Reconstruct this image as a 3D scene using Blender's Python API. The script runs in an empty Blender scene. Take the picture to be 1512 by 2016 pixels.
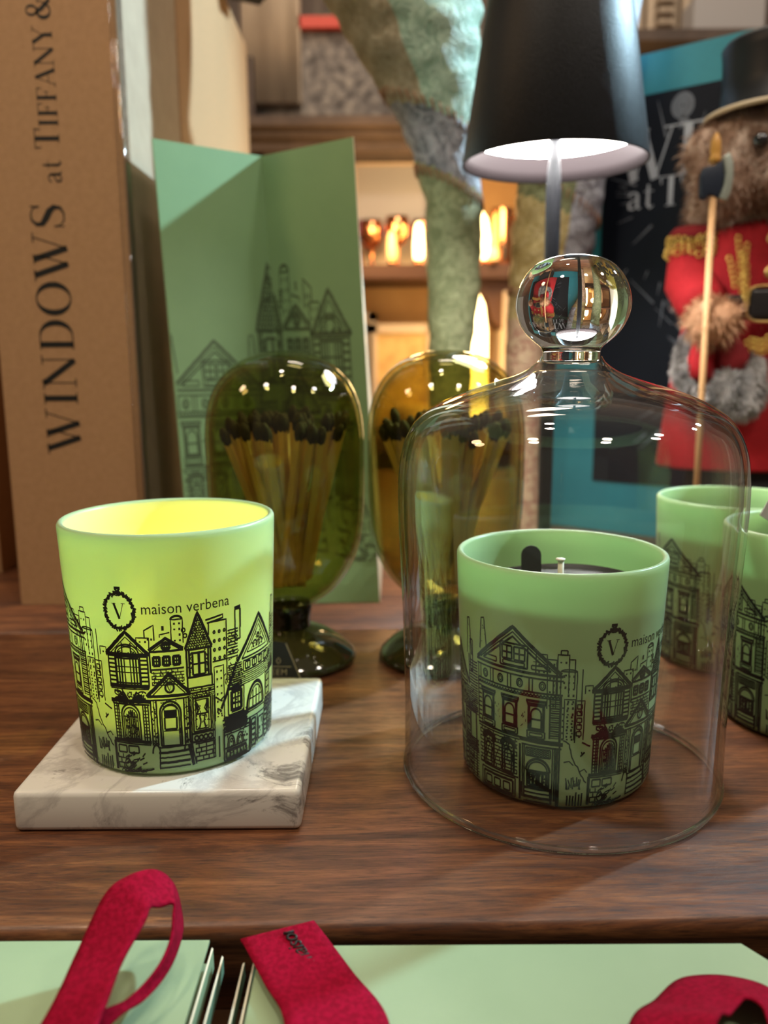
import bpy, bmesh, math, random
from mathutils import Vector, Matrix
random.seed(7)
R = math.radians
PI = math.pi
SC = bpy.context.scene
COL = SC.collection

# ------------------------------------------------------------------ camera, light, exposure
cd = bpy.data.cameras.new('camera'); cam = bpy.data.objects.new('camera', cd); COL.objects.link(cam)
cam.location = (0, 0, .1595)
cam.rotation_euler = (Matrix.Rotation(R(90 - 10.15), 3, 'X') @ Matrix.Rotation(R(-.37), 3, 'Z')).to_euler()
cd.sensor_width = 36; cd.sensor_fit = 'AUTO'; cd.lens = 1617 / 2016 * 36
cd.clip_start = .01; cd.clip_end = 30
cd.dof.use_dof = True; cd.dof.focus_distance = .278; cd.dof.aperture_fstop = 9.0
SC.camera = cam
SC.view_settings.view_transform = 'Standard'; SC.view_settings.look = 'None'
SC.view_settings.gamma = 1; SC.view_settings.use_curve_mapping = False
SC.view_settings.exposure = 0.0
SC.cycles.use_denoising = True
SC.cycles.max_bounces = 12; SC.cycles.transmission_bounces = 10; SC.cycles.transparent_max_bounces = 40
SC.cycles.glossy_bounces = 5; SC.cycles.diffuse_bounces = 4
SC.cycles.sample_clamp_indirect = 6; SC.cycles.caustics_reflective = False; SC.cycles.caustics_refractive = True

W = bpy.data.worlds.new('shop_air'); SC.world = W; W.use_nodes = True
W.node_tree.nodes['Background'].inputs[0].default_value = (1, .80, .62, 1)
W.node_tree.nodes['Background'].inputs[1].default_value = .20

def light(name, kind, loc, power, color, target=None, size=.1, spot=None, blend=.3):
    d = bpy.data.lights.new(name, kind); d.energy = power; d.color = color
    if kind == 'AREA': d.shape = 'DISK'; d.size = size
    else: d.shadow_soft_size = size
    if kind == 'SPOT': d.spot_size = R(spot or 60); d.spot_blend = blend
    o = bpy.data.objects.new(name, d); COL.objects.link(o); o.location = loc
    if target is not None:
        o.rotation_euler = (Vector(target) - Vector(loc)).to_track_quat('-Z', 'Y').to_euler()
    return o
# cool track spot high on the right, behind the bag; warm ceiling downlights over the counter, then two added fills
light('track_spot_cool', 'SPOT', (1.29, .965, 1.14), 265, (.56, .84, 1), (-.10, .60, .30), .035, 40, .7)
light('downlight_and_fill', 'AREA', (-.55, -.25, 1.5), 7, (1, .84, .64), (-.1, .4, 0), .16)
light('downlight_and_fill', 'AREA', (.45, -.45, 1.6), 7, (1, .86, .70), (.1, .35, 0), .16)
light('downlight_and_fill', 'AREA', (-.1, .45, 1.7), 4.5, (1, .88, .74), (0, .45, 0), .10)
light('downlight_and_fill', 'AREA', (-.95, .25, .95), 3.0, (1, .66, .36), (-.2, .5, .15), .16)  # added fill: warm light from the left for the kraft boxes
light('downlight_and_fill', 'AREA', (.9, .1, 1.2), 3.4, (1, .90, .80), (.25, .6, .25), .12)  # fill from the right front, added to brighten the bear
light('shelf_glow', 'POINT', (-.02, 1.36, .40), 1.6, (1, .62, .26), None, .03)
light('shelf_glow', 'POINT', (.20, 1.34, .42), 1.8, (1, .66, .30), None, .03)
light('shelf_glow', 'POINT', (.08, 1.34, .20), .9, (1, .66, .26), None, .03)
light('mantel_light', 'AREA', (.1, 1.05, 1.35), 5, (1, .84, .66), (.1, 1.6, .6), .3)

# ------------------------------------------------------------------ materials
def mat(name, color=(.5,.5,.5), rough=.5, metal=0, spec=.5, sheen=0, coat=0, emit=None, es=0):
    m = bpy.data.materials.new(name); m.use_nodes = True
    b = m.node_tree.nodes['Principled BSDF']
    b.inputs['Base Color'].default_value = (*color, 1); b.inputs['Roughness'].default_value = rough
    b.inputs['Metallic'].default_value = metal; b.inputs['Specular IOR Level'].default_value = spec
    b.inputs['Sheen Weight'].default_value = sheen; b.inputs['Coat Weight'].default_value = coat
    if emit: b.inputs['Emission Color'].default_value = (*emit, 1); b.inputs['Emission Strength'].default_value = es
    m.diffuse_color = (*color, 1)
    return m
def N(m, t, **k):
    n = m.node_tree.nodes.new(t)
    for a, v in k.items(): setattr(n, a, v)
    return n
def L(m, a, b): m.node_tree.links.new(a, b)
def ramp(m, src, stops):
    r = N(m, 'ShaderNodeValToRGB'); e = r.color_ramp.elements
    while len(e) < len(stops): e.new(.5)
    for i, (p, c) in enumerate(stops): e[i].position = p; e[i].color = (*c, 1)
    L(m, src, r.inputs[0]); return r
def noise(m, scale, detail=4, rough=.55, stretch=(1,1,1), dist=0):
    tc = N(m, 'ShaderNodeTexCoord'); mp = N(m, 'ShaderNodeMapping'); mp.inputs['Scale'].default_value = stretch
    L(m, tc.outputs['Object'], mp.inputs[0])
    n = N(m, 'ShaderNodeTexNoise'); n.inputs['Scale'].default_value = scale; n.inputs['Detail'].default_value = detail
    n.inputs['Roughness'].default_value = rough; n.inputs['Distortion'].default_value = dist
    L(m, mp.outputs[0], n.inputs[0]); return n
def B(m): return m.node_tree.nodes['Principled BSDF']
def bump(m, src, dist=.001, strength=.5):
    b = N(m, 'ShaderNodeBump'); b.inputs['Distance'].default_value = dist; b.inputs['Strength'].default_value = strength
    L(m, src, b.inputs['Height']); L(m, b.outputs[0], B(m).inputs['Normal']); return b
def noisy(name, stops, scale, rough=.5, stretch=(1,1,1), bd=0, detail=5, dist=0, **k):
    m = mat(name, stops[len(stops)//2][1], rough, **k)
    n = noise(m, scale, detail, .6, stretch, dist)
    L(m, ramp(m, n.outputs[0], stops).outputs[0], B(m).inputs['Base Color'])
    if bd: bump(m, n.outputs[0], bd, .6)
    return m

def wood_mat():
    m = mat('walnut_table', (.2,.09,.045), .42)
    a = noise(m, 34, 12, .74, (.30, 2.6, 3), 1.1); b = noise(m, 900, 5, .7, (.09, 1.0, 1)); c = noise(m, 5, 3, .5, (.6, 1.5, 1))
    r = ramp(m, a.outputs[0], [(.30, (.045,.014,.006)), (.46, (.115,.040,.016)), (.56, (.205,.076,.028)), (.72, (.34,.145,.058))])
    r2 = ramp(m, b.outputs[0], [(.34, (.38,.36,.34)), (.47, (.88,.88,.88)), (.6, (1.12,1.12,1.12))])
    r3 = ramp(m, c.outputs[0], [(.3, (.72,.70,.68)), (.7, (1,1,1))])
    x = N(m, 'ShaderNodeMix', data_type='RGBA', blend_type='MULTIPLY'); x.inputs[0].default_value = 1
    y = N(m, 'ShaderNodeMix', data_type='RGBA', blend_type='MULTIPLY'); y.inputs[0].default_value = 1
    L(m, r.outputs[0], x.inputs[6]); L(m, r2.outputs[0], x.inputs[7]); L(m, x.outputs[2], y.inputs[6]); L(m, r3.outputs[0], y.inputs[7])
    L(m, y.outputs[2], B(m).inputs['Base Color'])
    rr = ramp(m, b.outputs[0], [(.3, (.55,)*3), (.7, (.30,)*3)]); L(m, rr.outputs[0], B(m).inputs['Roughness'])
    bump(m, b.outputs[0], .0002, .35)
    return m
def marble_mat():
    m = mat('white_marble', (.86,.84,.80), .22)
    n = noise(m, 14, 9, .65, (1,1,1), 1.3)
    r = ramp(m, n.outputs[0], [(.0, (.66,.63,.58)), (.44, (.68,.66,.61)), (.495, (.52,.50,.47)), (.53, (.69,.67,.62)), (1, (.72,.70,.66))])
    n2 = noise(m, 30, 7, .7, (1,1.0,1), 1.2)
    r2 = ramp(m, n2.outputs[0], [(.0, (1,1,1)), (.58, (1,1,1)), (.64, (.45,.44,.44)), (.74, (.12,.12,.13))])
    x = N(m, 'ShaderNodeMix', data_type='RGBA', blend_type='MULTIPLY'); x.inputs[0].default_value = 1
    L(m, r.outputs[0], x.inputs[6]); L(m, r2.outputs[0], x.inputs[7]); L(m, x.outputs[2], B(m).inputs['Base Color'])
    B(m).inputs['Subsurface Weight'].default_value = 0
    return m
def frosted(name, col, trans=.5):
    m = bpy.data.materials.new(name); m.use_nodes = True; nt = m.node_tree; nt.nodes.clear()
    o = N(m, 'ShaderNodeOutputMaterial'); d = N(m, 'ShaderNodeBsdfDiffuse'); t = N(m, 'ShaderNodeBsdfTranslucent')
    g = N(m, 'ShaderNodeBsdfGlossy'); g.inputs['Roughness'].default_value = .32
    d.inputs[0].default_value = (*col, 1); t.inputs[0].default_value = (*[min(1, c*1.12) for c in col], 1)
    a = N(m, 'ShaderNodeMixShader'); a.inputs[0].default_value = trans; b = N(m, 'ShaderNodeMixShader')
    lw = N(m, 'ShaderNodeLayerWeight'); lw.inputs[0].default_value = .22
    L(m, lw.outputs['Fresnel'], b.inputs[0])
    L(m, d.outputs[0], a.inputs[1]); L(m, t.outputs[0], a.inputs[2]); L(m, a.outputs[0], b.inputs[1]); L(m, g.outputs[0], b.inputs[2]); L(m, b.outputs[0], o.inputs[0])
    m.diffuse_color = (*col, 1)
    return m
def thin_glass(name, tint, f0=.04, edge=5, boost=1.0):
    m = bpy.data.materials.new(name); m.use_nodes = True; nt = m.node_tree; nt.nodes.clear()
    o = N(m, 'ShaderNodeOutputMaterial'); t = N(m, 'ShaderNodeBsdfTransparent'); t.inputs[0].default_value = (*tint, 1)
    g = N(m, 'ShaderNodeBsdfGlossy'); g.inputs['Roughness'].default_value = .0
    lw = N(m, 'ShaderNodeLayerWeight'); lw.inputs[0].default_value = .5
    p = N(m, 'ShaderNodeMath', operation='POWER'); p.inputs[1].default_value = edge
    q = N(m, 'ShaderNodeMath', operation='MULTIPLY_ADD'); q.inputs[1].default_value = (1-f0)*boost; q.inputs[2].default_value = f0
    L(m, lw.outputs['Facing'], p.inputs[0]); L(m, p.outputs[0], q.inputs[0])
    x = N(m, 'ShaderNodeMixShader'); L(m, q.outputs[0], x.inputs[0]); L(m, t.outputs[0], x.inputs[1]); L(m, g.outputs[0], x.inputs[2]); L(m, x.outputs[0], o.inputs[0])
    m.diffuse_color = (*tint, .3)
    return m
def solid_glass(name, col=(1,1,1)):
    m = mat(name, col, 0); B(m).inputs['Transmission Weight'].default_value = 1; B(m).inputs['IOR'].default_value = 1.5
    return m

M = {}
M['wood'] = wood_mat(); M['marble'] = marble_mat()
M['cup'] = frosted('frosted_green_glass', (.60,.84,.45), .5)
M['ink'] = mat('black_ink', (.006,.007,.006), .45)
M['baggreenink'] = mat('dark_green_ink', (.075,.115,.055), .6)
M['wax'] = frosted('pale_green_wax', (.62,.74,.46), .5)
M['darkpaper'] = mat('black_card', (.010,.010,.012), .45)
M['wick'] = mat('cotton_wick', (.80,.72,.58), .8)
M['glass'] = thin_glass('clear_glass', (.985,.99,.985), .028, 3.4)
M['knob'] = solid_glass('solid_clear_glass', (.98,.99,1))
M['greenglass'] = thin_glass('olive_green_glass', (.77,.75,.50), .032)
M['blackstem'] = mat('dark_stem_glass', (.012,.012,.006), .12)
M['foot'] = mat('olive_foot_glass', (.026,.025,.008), .06, coat=.5)
M['matchwood'] = noisy('match_wood', [(.3,(.66,.44,.18)), (.7,(.90,.68,.34))], 60, .7, (1,1,.1))
M['matchhead'] = noisy('match_head', [(.3,(.008,.007,.008)), (.7,(.03,.027,.03))], 300, .75, bd=.0006)
M['bag'] = noisy('green_paper', [(.3,(.195,.345,.165)), (.7,(.225,.385,.185))], 18, .55)
M['bagtop'] = noisy('pale_green_paper', [(.3,(.265,.365,.215)), (.7,(.30,.40,.24))], 18, .5)
M['bagin'] = mat('cream_edge_and_glow', (.78,.74,.58), .7)
M['baggus'] = mat('deep_green_paper', (.13,.23,.15), .6)
M['kraft'] = noisy('kraft_board', [(.3,(.36,.205,.095)), (.7,(.42,.245,.12))], 240, .68)
M['kraftside'] = noisy('lit_kraft_board', [(.3,(.34,.26,.18)), (.7,(.40,.31,.215))], 60, .7)  # lit side of the book box: cool light put into a paler kraft
M['plastic'] = thin_glass('clear_shrink_wrap', (.93,.93,.93), .10, 3)
M['ribbon'] = noisy('crimson_twill', [(.4,(.20,.0010,.014)), (.6,(.29,.002,.024))], 700, .9, (1,1,1), bd=.0005, spec=.1)
M['lampblack'] = noisy('black_powder_coat', [(.4,(.005,.0055,.007)), (.6,(.009,.010,.013))], 900, .40, bd=.0004, spec=.22)
M['lampwhite'] = mat('grey_enamel', (.022,.017,.018), .6, spec=.1)
M['lampglow'] = mat('lamp_diffuser', (1,1,1), .5, emit=(1,.965,.93), es=46)
M['teal'] = noisy('teal_board', [(.3,(.020,.24,.31)), (.7,(.028,.275,.345))], 40, .5)
M['navy'] = mat('midnight_board', (.003,.006,.014), .55, spec=.2)
M['silver'] = mat('silver_print', (.42,.46,.54), .45)
M['silverdim'] = mat('faint_silver_print', (.14,.16,.20), .6)
M['fur'] = noisy('brown_fur', [(.3,(.15,.075,.045)), (.5,(.34,.21,.15)), (.68,(.66,.52,.44))], 55, .8)
M['pawfur'] = noisy('tan_fur', [(.3,(.34,.16,.075)), (.7,(.55,.31,.17))], 80, .8)
M['greyfur'] = noisy('grey_fur', [(.3,(.10,.10,.10)), (.5,(.38,.36,.34)), (.7,(.60,.57,.54))], 90, .9)
M['redfelt'] = noisy('red_felt', [(.3,(.34,.003,.008)), (.7,(.44,.006,.012))], 400, .85, bd=.0003)
M['darkred'] = mat('dark_felt_and_coat_shade', (.22,.004,.008), .85)
M['blackfelt'] = mat('black_felt', (.006,.006,.007), .8)
M['hat'] = mat('glossy_hat_black', (.006,.007,.010), .45, spec=.3)
M['gold'] = mat('gold_thread', (.72,.50,.12), .35, metal=.8)
M['brass'] = mat('brass_button', (.52,.34,.12), .38, metal=.9)
M['goldband'] = mat('cream_gold_band', (.62,.50,.33), .4)
M['leather'] = mat('black_leather', (.012,.010,.010), .3)
M['eye'] = mat('black_glass_eye', (.004,.004,.005), .05, coat=1)
M['dowel'] = noisy('light_dowel', [(.3,(.60,.33,.14)), (.7,(.72,.43,.20))], 40, .55, (1,1,.1))
M['tip'] = mat('gold_tip', (.70,.36,.08), .35)
M['axeblue'] = mat('dark_blue_wood', (.012,.022,.045), .5)
M['axesilver'] = mat('silver_paint', (.42,.47,.42), .35, metal=.3)
M['greycard'] = mat('grey_card', (.36,.33,.32), .7)
M['goldink'] = mat('gold_ink', (.30,.26,.16), .5)
M['copper'] = mat('copper', (.80,.33,.14), .22, metal=1)
M['glowwarm'] = mat('warm_glow', (1,.8,.4), .5, emit=(1,.70,.30), es=9)
M['glowamber'] = mat('amber_glow', (1,.6,.2), .5, emit=(1,.50,.16), es=2.2)
M['flame'] = mat('flame_yellow', (1,.8,.3), .5, emit=(1,.62,.20), es=22)
M['mantel'] = noisy('weathered_mantel', [(.3,(.055,.036,.028)), (.7,(.12,.080,.060))], 12, .75, (1,1,1))
M['darkwood'] = mat('dark_shelf_wood', (.085,.035,.018), .55)
M['frieze'] = noisy('carved_grey_stone', [(.3,(.06,.05,.045)), (.5,(.20,.17,.15)), (.7,(.40,.34,.28))], 60, .85, bd=.01)
M['column'] = noisy('limewashed_wood', [(.3,(.33,.25,.18)), (.7,(.55,.44,.33))], 14, .8, (3,3,.3))
M['wall'] = noisy('weathered_panel', [(.3,(.10,.07,.055)), (.5,(.17,.125,.10)), (.7,(.28,.22,.17))], 6, .8, (4,4,.35))
M['floor'] = noisy('oak_floor', [(.3,(.12,.06,.03)), (.7,(.2,.11,.06))], 4, .5, (.3,3,1))
M['plaster'] = mat('warm_plaster', (.35,.25,.18), .9)
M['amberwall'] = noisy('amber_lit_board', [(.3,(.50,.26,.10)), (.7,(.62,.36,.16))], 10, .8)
M['redlac'] = mat('red_lacquer', (.55,.05,.025), .4)
M['paper'] = mat('aged_print', (.36,.34,.35), .8)
M['frame'] = mat('bleached_frame', (.60,.46,.34), .7)
M['plum'] = mat('plum_felt', (.12,.04,.06), .9)
M['basket'] = noisy('yellow_lit_board', [(.3,(.45,.26,.08)), (.7,(.75,.50,.20))], 30, .6)  # warm yellow shelf light put into the board colour
M['white'] = mat('white_ceramic', (.7,.66,.6), .4)
def quilt(name, a, b, rough=.6, metal=0):
    m = noisy(name, [(.38, a), (.60, b)], 85, rough, bd=.006, dist=2.2, metal=metal); return m
M['q_mint'] = quilt('mint_velvet', (.22,.34,.24), (.42,.55,.42), .55)
M['q_moss'] = quilt('moss_velvet', (.16,.18,.08), (.30,.32,.17), .65)
M['q_grey'] = quilt('slate_brocade', (.12,.12,.14), (.36,.35,.39), .42)
M['q_gold'] = quilt('gold_brocade', (.44,.32,.11), (.66,.54,.27), .5)
M['q_tan'] = quilt('tan_linen', (.28,.22,.13), (.40,.33,.22), .75)
M['q_rose'] = quilt('rose_brocade', (.42,.20,.14), (.66,.50,.32), .6)
M['q_silver'] = quilt('silver_brocade', (.25,.24,.30), (.60,.62,.70), .35)
M['stitch'] = mat('brown_stitching', (.30,.14,.07), .8)

# ------------------------------------------------------------------ helpers
def tag(o, label=None, cat=None, group=None, kind=None):
    if label: o['label'] = label
    if cat: o['category'] = cat
    if group: o['group'] = group
    if kind: o['kind'] = kind
    return o
def empty(name, loc, label, cat, group=None, rz=0):
    o = bpy.data.objects.new(name, None); COL.objects.link(o); o.location = loc; o.rotation_euler.z = rz
    o.empty_display_size = .01
    return tag(o, label, cat, group)
class MB:
    """collects verts / faces with material slots"""
    def __init__(s): s.v = []; s.f = []; s.m = []; s.mats = []; s.flat = []
    def slot(s, m):
        if m not in s.mats: s.mats.append(m)
        return s.mats.index(m)
    def add(s, vs, fs, m, flat=False):
        k = len(s.v); i = s.slot(m); s.v += [tuple(x) for x in vs]
        for f in fs: s.f.append([k + a for a in f]); s.m.append(i); s.flat.append(flat)
        return s
    def box(s, c, d, m, rot=None):
        x, y, z = [a/2 for a in d]; c = Vector(c)
        vs = [Vector(((-x, x)[i & 1], (-y, y)[(i >> 1) & 1], (-z, z)[(i >> 2) & 1])) for i in range(8)]
        if rot is not None: vs = [rot @ v for v in vs]
        return s.add([c + v for v in vs], [(0,2,3,1), (4,5,7,6), (0,1,5,4), (2,6,7,3), (0,4,6,2), (1,3,7,5)], m, True)
    def lathe(s, prof, m, c=(0,0,0), n=64, closed=False, flat=False):
        vs = []; fs = []; idx = []
        for r, z in prof:
            if r < 1e-6: idx.append([len(vs)]*n); vs.append((c[0], c[1], c[2]+z))
            else:
                idx.append([len(vs)+i for i in range(n)])
                vs += [(c[0]+r*math.cos(2*PI*i/n), c[1]+r*math.sin(2*PI*i/n), c[2]+z) for i in range(n)]
        rows = list(zip(idx, idx[1:] + ([idx[0]] if closed else [])))
        if not closed: rows = rows[:len(prof)-1]
        for a, b in rows:
            for i in range(n):
                j = (i+1) % n; q = []
                for t in (a[i], a[j], b[j], b[i]):
                    if t not in q: q.append(t)
                if len(q) > 2: fs.append(q)
        return s.add(vs, fs, m, flat)
    def tube(s, pts, rad, m, n=8, caps=True):
        pts = [Vector(p) for p in pts]; rr = rad if isinstance(rad, (list, tuple)) else [rad]*len(pts)
        vs = []; fs = []; up = None
        for k, p in enumerate(pts):
            t = (pts[min(k+1, len(pts)-1)] - pts[max(k-1, 0)]).normalized()
            if up is None: up = Vector((0,0,1)) if abs(t.z) < .9 else Vector((1,0,0))
            a = t.cross(up).normalized(); b = a.cross(t).normalized(); up = b
            vs += [p + (a*math.cos(2*PI*i/n) + b*math.sin(2*PI*i/n))*rr[k] for i in range(n)]
        for k in range(len(pts)-1):
            for i in range(n): j = (i+1) % n; fs.append((k*n+i, k*n+j, (k+1)*n+j, (k+1)*n+i))
        if caps: fs += [tuple(range(n))[::-1], tuple((len(pts)-1)*n+i for i in range(n))]
        return s.add(vs, fs, m)
    def sphere(s, c, r, m, nu=20, nv=12):
        rr = r if isinstance(r, (list, tuple)) else (r, r, r)
        k0 = len(s.v); s.lathe([(math.sin(PI*i/nv), -math.cos(PI*i/nv)) for i in range(nv+1)], m, n=nu)
        for i in range(k0, len(s.v)):
            v = s.v[i]; s.v[i] = (c[0]+v[0]*rr[0], c[1]+v[1]*rr[1], c[2]+v[2]*rr[2])
        return s
    def prism(s, poly, y0, y1, m, fn=None):
        """2-D outline (x,z) pushed from y0 to y1"""
        n = len(poly); vs = [(x, y0, z) for x, z in poly] + [(x, y1, z) for x, z in poly]
        if fn: vs = [fn(v) for v in vs]
        return s.add(vs, [tuple(range(n)), tuple(range(2*n-1, n-1, -1))] + [(i, i+n, (i+1) % n + n, (i+1) % n) for i in range(n)], m, True)
    def build(s, name, parent=None, smooth=True, loc=None):
        me = bpy.data.meshes.new(name); me.from_pydata(s.v, [], s.f)
        for m in s.mats: me.materials.append(m)
        me.polygons.foreach_set('material_index', s.m)
        me.polygons.foreach_set('use_smooth', [smooth and not fl for fl in s.flat])
        me.update()
        o = bpy.data.objects.new(name, me); COL.objects.link(o); o.parent = parent
        if loc: o.location = loc
        return o
def bev(o, w, seg=2):
    b = bmesh.new(); b.from_mesh(o.data); bmesh.ops.remove_doubles(b, verts=b.verts, dist=1e-7)
    bmesh.ops.bevel(b, geom=b.edges[:], offset=w, segments=seg, profile=.5, affect='EDGES'); b.to_mesh(o.data); b.free()
    for p in o.data.polygons: p.use_smooth = True
    return o
def recalc(o):
    b = bmesh.new(); b.from_mesh(o.data); bmesh.ops.recalc_face_normals(b, faces=b.faces[:]); b.to_mesh(o.data); b.free(); return o
def sub(o, n=1):
    s = o.modifiers.new('subdivision', 'SUBSURF'); s.levels = n; s.render_levels = n; return o
def copy_tree(o, parent=None, loc=None):
    c = o.copy(); COL.objects.link(c); c.parent = parent
    if loc is not None: c.location = loc
    for ch in [x for x in KIDS.get(o.name, [])]: copy_tree(ch, c)
    return c
KIDS = {}
def learn(root):
    KIDS[root.name] = [x for x in bpy.data.objects if x.parent == root]
    for k in KIDS[root.name]: learn(k)

# ------------------------------------------------------------------ flat line art
class Art:
    """pen strokes in millimetres (u along the surface, v up); each stroke becomes a ribbon of quads"""
    def __init__(s, k=1.38): s.q = []; s.k = k
    def join(s, b, su=1, sv=1, ov=0):
        s.q += [tuple((u*su, v*sv+ov) for u, v in q) for q in b.q]; return s
    def line(s, pts, w=.45, w2=None, step=1.2, jit=.0):
        P = []
        n = len(pts)
        for i in range(n-1):
            (a, b), (c, d) = pts[i], pts[i+1]; L_ = math.hypot(c-a, d-b); k = max(1, int(L_/step))
            for j in range(k): P.append((a+(c-a)*j/k, b+(d-b)*j/k))
        P.append(pts[-1])
        if len(P) < 2: return s
        if jit: P = [(a+random.uniform(-jit, jit), b+random.uniform(-jit, jit)) for a, b in P]
        ws = [s.k*(w + ((w2 if w2 is not None else w)-w)*i/(len(P)-1)) for i in range(len(P))]
        L_, R_ = [], []
        for i, (a, b) in enumerate(P):
            p, q = P[max(0, i-1)], P[min(len(P)-1, i+1)]; dx, dy = q[0]-p[0], q[1]-p[1]; l = math.hypot(dx, dy) or 1
            nx, ny = -dy/l*ws[i]/2, dx/l*ws[i]/2; L_.append((a+nx, b+ny)); R_.append((a-nx, b-ny))
        for i in range(len(P)-1): s.q.append((R_[i], R_[i+1], L_[i+1], L_[i]))
        return s
    def wl(s, pts, ws):
        """explicit width at each point"""
        L_, R_ = [], []
        for i, (a, b) in enumerate(pts):
            p, q = pts[max(0, i-1)], pts[min(len(pts)-1, i+1)]; dx, dy = q[0]-p[0], q[1]-p[1]; l = math.hypot(dx, dy) or 1
            nx, ny = -dy/l*ws[i]/2, dx/l*ws[i]/2; L_.append((a+nx, b+ny)); R_.append((a-nx, b-ny))
        for i in range(len(pts)-1): s.q.append((R_[i], R_[i+1], L_[i+1], L_[i]))
        return s
    def rect(s, u0, v0, u1, v1, w=.4, jit=.06): 
        for p in (((u0,v0),(u1,v0)), ((u1,v0),(u1,v1)), ((u1,v1),(u0,v1)), ((u0,v1),(u0,v0))): s.line(p, w, jit=jit)
        return s
    def fill(s, u0, v0, u1, v1):
        n = max(1, int((u1-u0)/1.2)); 
        for i in range(n):
            a = u0+(u1-u0)*i/n; b = u0+(u1-u0)*(i+1)/n; s.q.append(((a,v0),(b,v0),(b,v1),(a,v1)))
        return s
    def arc(s, cu, cv, ru, rv, a0, a1, w=.4, n=14, jit=0): 
        return s.line([(cu+ru*math.cos(R(a0+(a1-a0)*i/n)), cv+rv*math.sin(R(a0+(a1-a0)*i/n))) for i in range(n+1)], w, step=9, jit=jit)
    def circ(s, cu, cv, r, w=.4, rv=None): return s.arc(cu, cv, r, rv or r, 0, 360, w, 16)
    def arch(s, u0, v0, u1, v1, w=.4):
        r = (u1-u0)/2; s.line([(u0,v0),(u0,v1-r)], w, jit=.05); s.line([(u1,v0),(u1,v1-r)], w, jit=.05); s.line([(u0,v0),(u1,v0)], w)
        return s.arc((u0+u1)/2, v1-r, r, r, 0, 180, w)
    def hlines(s, u0, u1, v0, v1, n, w=.25, jit=.08):
        for i in range(n+1):
            v = v0+(v1-v0)*i/n; a = random.uniform(0, .15)*(u1-u0)
            s.line([(u0+a*random.random(), v), (u1-a*random.random(), v)], w, jit=jit)
        return s
    def bricks(s, u0, u1, v0, v1, h=1.3, l=2.6, w=.22):
        r = 0; v = v0
        while v < v1:
            s.line([(u0, v), (u1, v)], w, jit=.08); u = u0 + (l/2 if r % 2 else .2)
            while u < u1:
                if random.random() < .85: s.line([(u, v), (u, min(v1, v+h))], w)
                u += l*random.uniform(.75, 1.2)
            v += h; r += 1
        return s
    def pane(s, u0, v0, u1, v1, nx, ny, w=.35):
        s.rect(u0, v0, u1, v1, w)
        for i in range(1, nx): a = u0+(u1-u0)*i/nx; s.line([(a,v0),(a,v1)], w)
        for i in range(1, ny): a = v0+(v1-v0)*i/ny; s.line([(u0,a),(u1,a)], w)
        return s
    def scallop(s, u0, u1, v, r=.6, w=.3):
        n = int((u1-u0)/(2*r))
        for i in range(n): s.arc(u0+(i+.5)*(u1-u0)/n, v, r, r, 180, 360, w, 6)
        return s
    def dots(s, u0, u1, v0, v1, nx, ny, w=.55):
        for i in range(nx):
            for j in range(ny):
                if random.random() < .9:
                    a = u0+(u1-u0)*(i+.5)/nx; b = v0+(v1-v0)*(j+.5)/ny; h = random.uniform(.25, .5)
                    s.line([(a, b-h), (a+.05, b+h)], w)
        return s
    def tower(s, u0, u1, v0, v1, nx, ny, w=.35):
        s.line([(u0,v0),(u0,v1),(u1,v1),(u1,v0)], w, jit=.08); s.dots(u0+.3, u1-.3, v0, v1-.5, nx, ny); return s
    def scribble(s, u0, u1, v0, v1, n, w=.35, l=1.2):
        for _ in range(n):
            a = random.uniform(u0, u1); b = random.uniform(v0, v1); t = random.uniform(0, 2*PI); k = random.uniform(.4, 1)*l
            s.line([(a, b), (a+k*math.cos(t), b+k*math.sin(t))], w)
        return s
    def mesh(s, mb, fn, m):
        for q in s.q: mb.add([fn(u, v) for u, v in q], [(0,1,2,3)], m)
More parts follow.
